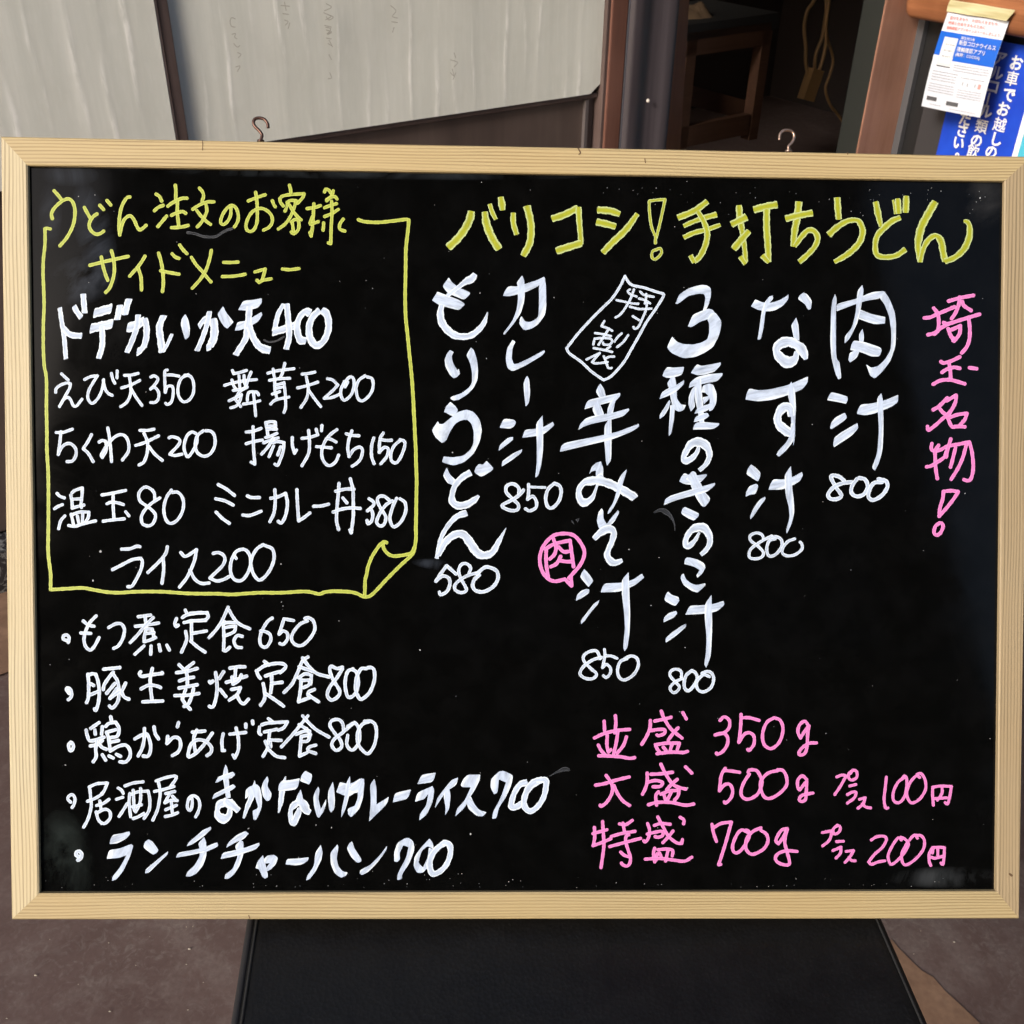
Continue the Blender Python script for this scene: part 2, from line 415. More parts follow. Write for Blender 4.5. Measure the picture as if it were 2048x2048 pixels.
st = thing('wooden_stand', 'small dim wooden stand with a dark top inside the opening', 'stand', MA.copy())
bar('top_board', mat('stand_top_dark', (.018, .016, .015), .8), st, q(560, 215), q(1150, 130), .5, .035, .25)
bar('rail', M_SHELF, st, q(560, 290), q(1100, 215), .5, .052, .02)
bar('leg', M_SHELF, st, q(1085, 200), q(985, 900), .5, .030, .03)
bar('rail', M_SHELF, st, q(560, 610), q(980, 720), .53, .045, .02)
bar('rail', M_SHELF, st, q(520, 890), q(960, 800), .5, .050, .02)
bar('leg', M_SHELF, st, q(600, 240), q(530, 960), .5, .03, .03)
st2 = thing('pale_cloth', 'crumpled pale brown cloth lying on the dark stand top', 'cloth', MA.copy())
vs, fs = [], []
cx, cz = ra(*q(735, 130), .5); 
for jj in range(9):
    for ii in range(15):
        u, w_ = ii / 14 * 2 - 1, jj / 8
        hgt = .05 * math.sqrt(max(0, 1 - u * u)) * math.sin(w_ * math.pi) ** .8 * (1 + .5 * mnoise.noise(Vector((u * 3, w_ * 4, 1))))
        vs.append((cx + u * .055, .52 + w_ * .14, cz - .03 + hgt + .012 * u))
for jj in range(8):
    for ii in range(14): a = jj * 15 + ii; fs.append((a, a + 1, a + 16, a + 15))
link('cloth_body', mesh('cloth', vs, fs, True), mat('cloth_brown', (.16, .1, .055), .9), st2)
cord = thing('extension_cord', 'pale extension cord hanging in the opening with a flat plug block at its end', 'cord', MA.copy())
def cpt(x, y, dep): a, z = ra(*q(x, y), dep); return (a, dep, z)
cd = .35
tube('cable', M_CORD, cord, [cpt(*p, cd) for p in [(1430, -160), (1380, 0), (1335, 70), (1315, 180), (1325, 300), (1325, 400), (1345, 520), (1355, 590)]], .0042)
tube('cable', M_CORD, cord, [cpt(*p, cd + .01) for p in [(1465, -160), (1465, 0), (1450, 120), (1430, 240), (1390, 350), (1380, 470)]], .0042)
tube('cable', M_CORD, cord, [cpt(*p, cd - .01) for p in [(1478, -160), (1475, 0), (1455, 150), (1455, 280), (1435, 380), (1412, 450)]], .0042)
tube('cable', M_CORD, cord, [cpt(*p, cd) for p in [(1455, 0), (1460, 220), (1500, 380), (1480, 480), (1452, 570), (1480, 670), (1540, 750), (1570, 810), (1545, 905), (1600, 930), (1650, 985), (1720, 1060)]], .0034)
bar('plug_block', M_CORD, cord, q(1412, 450), q(1345, 650), cd - .015, .040, .022)

# right jamb and the wall that turns towards the viewer -----------------
a_r0, a_r1 = A(1770, 0), A(1837, 39)
rp = thing('door_post', 'broad light brown wooden post right of the dark opening', 'post', MA.copy())
box('post_body', M_REDL, rp, a_r0, a_r1, -.004, -.0006, 0, TOPZ, bev=.003)
box('inner_jamb', M_GRN, rp, a_r0 + .004, a_r0 + .05, .0, .055, 0, TOPZ, bev=.002)
OB = OA + XA * a_r1; XB = NA.copy(); NB = XA * -1                      # wall B runs towards the viewer, faces left
def hb(px, py, off=0.0): return hit(px, py, OB + NB * off, NB)
def wb(px, py, off=0.0):
    p = hb(px, py, off) - OB; return p.dot(XB), p.z
MB = Matrix(((XB.x, NB.x, 0, OB.x), (XB.y, NB.y, 0, OB.y), (0, 0, 1, 0), (0, 0, 0, 1)))   # local x along wall, y to the viewer side, z up
def wallb(name, m, x0, x1, y0, y1, z0, z1, **k):
    o = link(name, box_me(name, x0, x1, y0, y1, z0, z1, bev=0), m, None, **k); o.matrix_world = MB; return o
wallb('side_wall', M_BLACK, .0, 4.2, -.1, -.012, 0, TOPZ, kind='structure')
C4 = lambda x, y: (1748 + x / 4.83, y / 4.83)
B = lambda x, y, off=0.0: wb(*C4(x, y), off)[0]
gc = thing('metal_channel', 'narrow grey metal channel beside the light brown post', 'channel', MB.copy())
box('channel_body', M_MET, gc, max(.001, B(440, 190)), B(505, 210), -.011, .004, 0, TOPZ, bev=.001)
gb2 = thing('notice_stand', 'dark grey board behind the blue notice', 'board', MB.copy())
box('board_body', M_DGREY, gb2, B(470, 1050), B(470, 1050) + .9, -.0115, -.002, .2, wb(*C4(470, 1030))[1] + .02, bev=.001)

# blue notice -------------------------------------------------------------
M_BLUE = mat('blue_print', (.012, .055, .50), .35); k = NT(M_BLUE)
f = k.noise(k.coord('Object'), 9, 3); k.col(k.ramp(f, [(.35, (.010, .040, .42)), (.65, (.016, .075, .60))]))
M_WHITE = mat('white_print', (.80, .80, .82), .6)
M_CYAN = mat('cyan_print', (.07, .45, .62), .4)
bn = thing('blue_notice', 'blue notice with large white vertical writing, half behind the leaflet', 'sign', MB.copy())
bx0, bx1 = B(605, 1470, .002), wb(2025, 308, .002)[0]
bz1 = wb(2005, 83, .002)[1]
box('notice_sheet', M_BLUE, bn, bx0, bx1, -.001, .002, .35, bz1, bev=0)
w3 = wb(2036, 308, .002)[0]
box('white_border', M_WHITE, bn, bx1 + .0002, w3, -.001, .002, .35, bz1, bev=0)
box('cyan_border', M_CYAN, bn, w3 + .0002, w3 + .25, -.001, .002, .35, bz1, bev=0)
FONT = bpy.data.fonts.load('<builtin>') if False else None
def text_me(s, size, bold=0.0, align='CENTER'):
    cu = bpy.data.curves.new('t', 'FONT'); cu.body = s; cu.size = size; cu.offset = bold
    cu.align_x = align; cu.align_y = 'CENTER'; cu.resolution_u = 2
    to = bpy.data.objects.new('t', cu); COL.objects.link(to)
    dg = bpy.context.evaluated_depsgraph_get(); me = bpy.data.meshes.new_from_object(to.evaluated_get(dg))
    bpy.data.objects.remove(to); bpy.data.curves.remove(cu); return me
def text_join(items):                        # items: (string, size, bold, align, matrix)
    vs, fs = [], []
    for s, size, bold, al, mx in items:
        me = text_me(s, size, bold, al); b = len(vs)
        vs += [mx @ v.co for v in me.vertices]
        fs += [tuple(b + i for i in p.vertices) for p in me.polygons]
        bpy.data.meshes.remove(me)
    return mesh('lettering', vs, fs)
invB = MB.inverted()
def chars(col, size, off):
    it = []
    for ch, x, y in col:
        p = invB @ hb(*C4(x, y), off)
        mx = Matrix.Translation(p) @ Matrix(((1, 0, 0, 0), (0, 0, 1, 0), (0, 1, 0, 0), (0, 0, 0, 1)))
        if ch == 'ー': ch = '|'
        it.append((ch, size, (.0009 if ord(ch) < 0x3100 else .0003), 'CENTER', mx))
    return it
tsz = (wb(*C4(1135, 1415))[1] - wb(*C4(1135, 1535))[1]) * 1.24
cols = [('お', 1372, 620), ('車', 1330, 770), ('で', 1300, 925), ('お', 1245, 1065), ('越', 1212, 1215), ('し', 1178, 1355), ('の', 1130, 1475),
        ('ア', 1215, 575), ('ル', 1185, 715), ('コ', 1150, 845), ('ー', 1103, 955), ('ル', 1080, 1085), ('類', 1035, 1230), ('の', 988, 1365), ('飲', 955, 1470),
        ('だ', 882, 1155), ('さ', 850, 1270), ('い', 815, 1390), ('。', 845, 1480)]
link('lettering', text_join(chars(cols, tsz, .0045)), M_WHITE, bn)

# rail, tape and leaflet ---------------------------------------------------
rl = thing('wooden_rail', 'orange brown rounded wooden rail at the top right corner', 'rail', MB.copy())
(rx0, rz0), (rx1, rz1) = wb(*C4(345, 165), .05), wb(*C4(1290, 330), .05)
vs, fs = [], []; sg = 20
rr_ = .028
rings = [(rx0 - .000, .55), (rx0 + .004, .86), (rx0 + .012, 1.0), (rx0 + .4, 1.0), (rx0 + 2.5, 1.0)]
for x, s_ in rings:
    for i in range(sg):
        a = 2 * math.pi * i / sg
        ca, sa = math.cos(a), math.sin(a)
        ex = math.copysign(abs(ca) ** .75, ca) * rr_ * s_; ez = math.copysign(abs(sa) ** .75, sa) * rr_ * 1.15 * s_
        vs.append((x, .05 + ex, rz0 + rr_ * 1.15 + ez))
for i in range(len(rings) - 1):
    for kx in range(sg): a, b = i * sg + kx, i * sg + (kx + 1) % sg; fs.append((a, b, b + sg, a + sg))
fs.append(tuple(range(sg))); fs.append(tuple(range(len(vs) - sg, len(vs)))[::-1])
link('rail_body', mesh('rail_body', vs, fs, True), M_RAIL, rl)
box('bracket', M_BROWN, rl, rx0 + .05, rx0 + .075, -.011, .03, rz0 + .01, rz0 + .05)
box('bracket', M_BROWN, rl, rx0 + .9, rx0 + .925, -.011, .03, rz0 + .01, rz0 + .05)

lf = thing('leaflet', 'white and blue printed leaflet taped to the wooden rail', 'leaflet', MB.copy())
LO = .085
corn = [invB @ hb(*C4(*p), LO) for p in ((722, 118), (1300, 208), (1018, 1138), (468, 1022))]   # tl tr br bl
def LQ(u, v, lift=0.0):                      # leaflet coordinates, u right, v down
    a = corn[0].lerp(corn[1], u); b = corn[3].lerp(corn[2], u); p = a.lerp(b, v)
    p.y += .006 * math.sin(v * math.pi) + .004 * math.sin(u * 2.6 + 1) + lift
    return p
def lgrid(name, u0, u1, v0, v1, lift, m, nu=10, nv=14, back=False):
    vs, fs = [], []
    for j_ in range(nv + 1):
        for i_ in range(nu + 1): vs.append(LQ(u0 + (u1 - u0) * i_ / nu, v0 + (v1 - v0) * j_ / nv, lift))
    for j_ in range(nv):
        for i_ in range(nu): a = j_ * (nu + 1) + i_; fs.append((a, a + 1, a + nu + 2, a + nu + 1))
    return link(name, mesh(name, vs, fs), m, lf)
M_LPAP = mat('leaflet_paper', (.66, .70, .80), .35)
M_LBLUE = mat('leaflet_blue', (.012, .12, .62), .4)
M_LRED = mat('leaflet_red', (.75, .16, .10), .5)
M_LGREY = mat('leaflet_grey', (.42, .43, .48), .5)
M_LDARK = mat('leaflet_dark', (.10, .10, .11), .5)
lgrid('sheet', 0, 1, 0, 1, 0, M_LPAP)
lgrid('blue_block', 0.0, 1.0, .185, .465, .0006, M_LBLUE)
lgrid('white_step', 0.0, .34, .43, .47, .0010, M_LPAP, 4, 2)
lgrid('phone_picture', .10, .335, .235, .53, .0014, mat('leaflet_pale', (.62, .66, .70), .4), 4, 6)
lgrid('phone_screen', .125, .31, .26, .50, .0017, mat('leaflet_paler', (.74, .78, .82), .4), 4, 6)
bars = []
def lbar(u0, u1, v, h): bars.append((u0, u1, v, h))
for r_ in range(3): lbar(.40, .97, .495 + r_ * .027, .010)
for r_ in range(4): lbar(.07, .50, .590 + r_ * .030, .010)
for r_ in range(4): lbar(.06, .50, .725 + r_ * .027, .009)
for r_ in range(1): lbar(.56, .95, .612, .008)
for r_ in range(4): lbar(.56, .95, .742 + r_ * .026, .008)
for r_ in range(3): lbar(.15, .31, .30 + r_ * .06, .02)
lbar(.15, .35, .950, .010); lbar(.50, .92, .962, .008)
vs, fs = [], []
for u0, u1, v_, h_ in bars:
    u = u0
    while u < u1 - .01:
        w_ = random.uniform(.012, .05); w_ = min(w_, u1 - u)
        b = len(vs); hh = h_ * random.uniform(.6, 1)
        vs += [LQ(u, v_, .0021), LQ(u + w_, v_, .0021), LQ(u + w_, v_ + hh, .0021), LQ(u, v_ + hh, .0021)]; fs.append((b, b + 1, b + 2, b + 3))
        u += w_ + random.uniform(.004, .012)
link('fine_print', mesh('fine_print', vs, fs), M_LGREY, lf, kind='stuff')
for (u0, u1, v0, v1) in ((.07, .245, .872, .915), (.42, .615, .888, .932)):
    lgrid('badge', u0, u1, v0, v1, .0012, M_LDARK, 2, 2)
for (u, v_, s_) in ((.60, .66, .018), (.68, .665, .018), (.80, .66, .018)):
    lgrid('figure_icon', u, u + s_, v_, v_ + .035, .0012, M_LGREY, 1, 1)
lgrid('figure_icon', .855, .90, .655, .705, .0012, mat('leaflet_salmon', (.65, .3, .28), .5), 1, 1)
lgrid('phone_shadow', .10, .335, .532, .54, .0013, M_LDARK, 2, 1)
uu = (LQ(1, .3) - LQ(0, .3)); lw = uu.length; ux = uu.normalized(); vv = (LQ(.5, 0) - LQ(.5, 1)); vy = (vv - ux * vv.dot(ux)).normalized(); nz_ = ux.cross(vy)
if nz_.y < 0: nz_ = -nz_
def lt(s, u, v, size, bold=0.0, align='LEFT', sx=1.0):
    p = LQ(u, v, .0028)
    mx = Matrix.Translation(p) @ Matrix(((ux.x * sx, vy.x, nz_.x, 0), (ux.y * sx, vy.y, nz_.y, 0), (ux.z * sx, vy.z, nz_.z, 0), (0, 0, 0, 1)))
    return (s, size * lw, bold * lw, align, mx)
link('red_lettering', text_join([lt('自分をまもり、大切な人をまもり、', .08, .045, .052, .0002), lt('地域と社会をまもるために、', .08, .095, .052, .0002), lt('接触確認アプリをインストールしましょう。', .08, .145, .050, .0002, sx=.92)]), M_LRED, lf)
link('white_lettering', text_join([lt('厚生労働省', .38, .222, .045, .0003), lt('新型コロナウイルス', .37,   .272, .072, .0007, sx=.93), lt('接触確認アプリ', .37, .338, .072, .0007, sx=.93), lt('(略称：COCOA)', .37, .392, .055, .0004)]), M_WHITE, lf)
tp = thing('paper_tape', 'strip of yellowish tape holding the leaflet to the rail', 'tape', MB.copy())
tq = [invB @ hb(*C4(*p), LO + o_) for p, o_ in (((760, -6), .0), ((1378, 95), .0), ((1305, 200), .0035), ((715, 108), .0035))]
vs, fs = [], []
for j_ in range(5):
    for i_ in range(9):
        p = tq[0].lerp(tq[1], i_ / 8).lerp(tq[3].lerp(tq[2], i_ / 8), j_ / 4); p.y += .006 + .002 * math.sin(i_ * 1.3 + j_); vs.append(p)
for j_ in range(4):
    for i_ in range(8): a = j_ * 9 + i_; fs.append((a, a + 1, a + 10, a + 9))
M_TAPE = mat('tape_yellowish', (.56, .50, .28), .35); k = NT(M_TAPE)
f = k.noise(k.coord('Object', (10, 10, 120)), 1, 4); k.col(k.ramp(f, [(.3, (.42, .37, .19)), (.7, (.70, .65, .42))]))
link('tape_body', mesh('tape', vs, fs, True), M_TAPE, tp)

# added roof and house, both out of view, to shape the light --------------
M_SHROOF = m_wood('shade_roof_wood', (.03, .02, .015), (.055, .036, .026), .7, axis=0, sc=3)
o = link('added_shade_roof', box_me('added_shade_roof', .75, 3.6, -3.2, .0, TOPZ + .1, TOPZ + .2, bev=0), M_SHROOF, None, kind='structure'); o.matrix_world = MA  # added overhead, unseen, to cut the sky light on the right side
hs = thing('added_dark_house', 'added dark timber house behind the viewer, unseen, to darken the reflections in the board', 'house', Matrix.Translation((.3, -6.2, 0)))  # added behind the camera so the panel mirrors something dark
M_HW = m_wood('added_house_boards', (.030, .024, .020), (.050, .040, .033), .8, axis=2, sc=2)
M_HT = mat('added_house_trim', (.10, .08, .06), .7); M_HG = mat('added_house_glass', (.02, .025, .03), .08)
M_HR = mat('added_house_roof', (.05, .05, .055), .6)
box('wall', M_HW, hs, -3.7, 3.7, -3, 0, 0, 9.2, bev=0)
rf = link('roof', mesh('roof', [(-4.1, .5, 9.05), (4.1, .5, 9.05), (4.1, -1.5, 10.2), (-4.1, -1.5, 10.2), (-4.1, -3.5, 9.05), (4.1, -3.5, 9.05)], [(0, 1, 2, 3), (3, 2, 5, 4), (0, 3, 4), (1, 5, 2), (0, 4, 5, 1)]), M_HR, hs)
for (x, z) in ((-2.4, 6.3), (0, 6.3), (2.4, 6.3), (-2.4, 3.3), (0, 3.3), (2.4, 3.3), (-2.4, 1.0), (2.4, 1.0)):
    w_ = box('window', M_HT, hs, x - .6, x + .6, .0005, .05, z, z + 1.2, bev=0)
    for sx_ in (-1, 1): box('pane', M_HG, w_, x + sx_ * .29 - .25, x + sx_ * .29 + .25, .0505, .056, z + .07, z + 1.13, bev=0)
dr = box('door', M_HT, hs, -.5, .5, .0005, .05, 0, 2.05, bev=0)
box('handle', M_MET, dr, .36, .40, .0505, .09, .95, 1.1, bev=0)

# ------------------------------------------------------------------ chair
pb = CAM + low                                # lowest back edge of the board
bo = CAM + bw['o']                            # centre of the inner bottom edge, front plane
M_LEATH = mat('black_leather', (.016, .016, .017), .42, spec=.34); k = NT(M_LEATH); v = k.coord('Object')
vo = k.n('ShaderNodeTexVoronoi'); vo.inputs['Scale'].default_value = 420; k.l(v, vo.inputs['Vector'])
n1 = k.noise(v, 55, 5, .6); n2 = k.noise(v, 900, 2)
k.col(k.ramp(n2, [(.55, (.0035, .0035, .0037)), (.85, (.012, .012, .012))])); k.rgh(k.ramp(n1, [(.3, (.36,) * 3), (.7, (.52,) * 3)]))
k.bump(k.math('ADD', vo.outputs['Distance'], n1), .22, .0007)
M_SEAM = mat('seam_thread', (.006, .006, .006), .7)
M_PIPE = mat('leather_edge', (.022, .021, .022), .5, spec=.3)
ZP = Vector((0, 0, 1))
sl0 = hit(502, 1842, Vector((0, 0, SEAT)), ZP); sl1 = hit(470, 2048, Vector((0, 0, SEAT)), ZP)
sr0 = hit(1767, 1842, Vector((0, 0, SEAT)), ZP); sr1 = hit(1858, 2048, Vector((0, 0, SEAT)), ZP)
yf, yb = sl1.y - .10, sl0.y + .16
def xl(y): t = (y - sl0.y) / (sl1.y - sl0.y); return sl0.x + (sl1.x - sl0.x) * t
def xr(y): t = (y - sr0.y) / (sr1.y - sr0.y); return sr0.x + (sr1.x - sr0.x) * t
ch = thing('chair', 'black leather seated chair that carries the menu board', 'chair', Matrix.Translation((0, 0, 0)))
nx, ny = 48, 40; vs, fs = [], []
CT = .055
def prof_edge(d):                              # height drop near the edge
    r_ = .005
    return 0 if d > r_ else -(r_ - math.sqrt(max(0, r_ * r_ - (r_ - d) ** 2)))
for j_ in range(ny + 1):
    y = yf + (yb - yf) * j_ / ny
    for i_ in range(nx + 1):
        s_ = i_ / nx; s_ = .5 - .5 * math.cos(math.pi * s_) if False else s_
        g_ = .5 + (abs(s_ * 2 - 1) ** .55) * math.copysign(.5, s_ - .5) if s_ != .5 else .5
        x = xl(y) + (xr(y) - xl(y)) * g_
        d = min(x - xl(y), xr(y) - x, y - yf, yb - y)
        vs.append((x, y, SEAT + prof_edge(d + .0008) - .0000 + .0012 * mnoise.noise(Vector((x * 14, y * 14, 0))) * min(1, d / .04) - .0012 * min(1, d / .04)))
for j_ in range(ny):
    for i_ in range(nx): a = j_ * (nx + 1) + i_; fs.append((a, a + 1, a + nx + 2, a + nx + 1))
top = len(vs)
ring = [i_ for i_ in range(nx + 1)] + [(j_ + 1) * (nx + 1) + nx for j_ in range(ny)] + [ny * (nx + 1) + nx - 1 - i_ for i_ in range(nx)] + [(ny - 1 - j_) * (nx + 1) for j_ in range(ny - 1)]
for i_ in ring: vs.append((vs[i_][0], vs[i_][1], SEAT - CT))
for i_, a in enumerate(ring):
    b = ring[(i_ + 1) % len(ring)]; fs.append((a, top + i_, top + (i_ + 1) % len(ring), b))
fs.append(tuple(range(top, top + len(ring))))
link('seat', mesh('seat', vs, fs, True), M_LEATH, ch)
for fx, sg_ in ((xl, -1), (xr, 1)):
    st_ = [(fx(yf + (yb - yf) * t / 6) - sg_ * .0036, yf + (yb - yf) * t / 6, SEAT - .0002) for t in range(7)]
    tube('seam', M_SEAM, ch, st_, .0009, 6, 3)
    if sg_ > 0: continue
    ed = [(fx(yf + (yb - yf) * t / 6) + sg_ * .0004, yf + (yb - yf) * t / 6, SEAT - .0034) for t in range(7)]
    tube('piping', M_PIPE, ch, ed, .0026, 10, 3)
lgm = mat('chair_leg_metal', (.03, .03, .03), .4, .6)
for (x, y) in ((xl(yf) + .03, yf + .03), (xr(yf) - .03, yf + .03), (xl(yb) + .03, yb - .03), (xr(yb) - .03, yb - .03)):
    tube('leg', lgm, ch, [(x, y, 0), (x, y, .2), (x, y, SEAT - CT)], .011, 10, 2)
# backrest the board leans on, hidden behind it
bxv, byv = bw['x'], bw['y']
bc = CAM + bw['o'] + byv * .24 - bz * (TH + .018)
mb = Matrix(((bxv.x, byv.x, bz.x, bc.x), (bxv.y, byv.y, bz.y, bc.y), (bxv.z, byv.z, bz.z, bc.z), (0, 0, 0, 1)))
o = link('backrest', box_me('backrest', -.16, .16, -.11, .11, -.017, .017, bev=.012, seg=4), M_LEATH, ch); o.matrix_world = mb
for s_ in (-1, 1):
    top_ = mb @ Vector((s_ * .12, -.08, -.022))
    tube('back_frame', lgm, ch, [(s_ * .12, yb - .02, SEAT - CT + .01), (s_ * .12, yb + .02, SEAT + .02), tuple(top_)], .009, 10, 3)

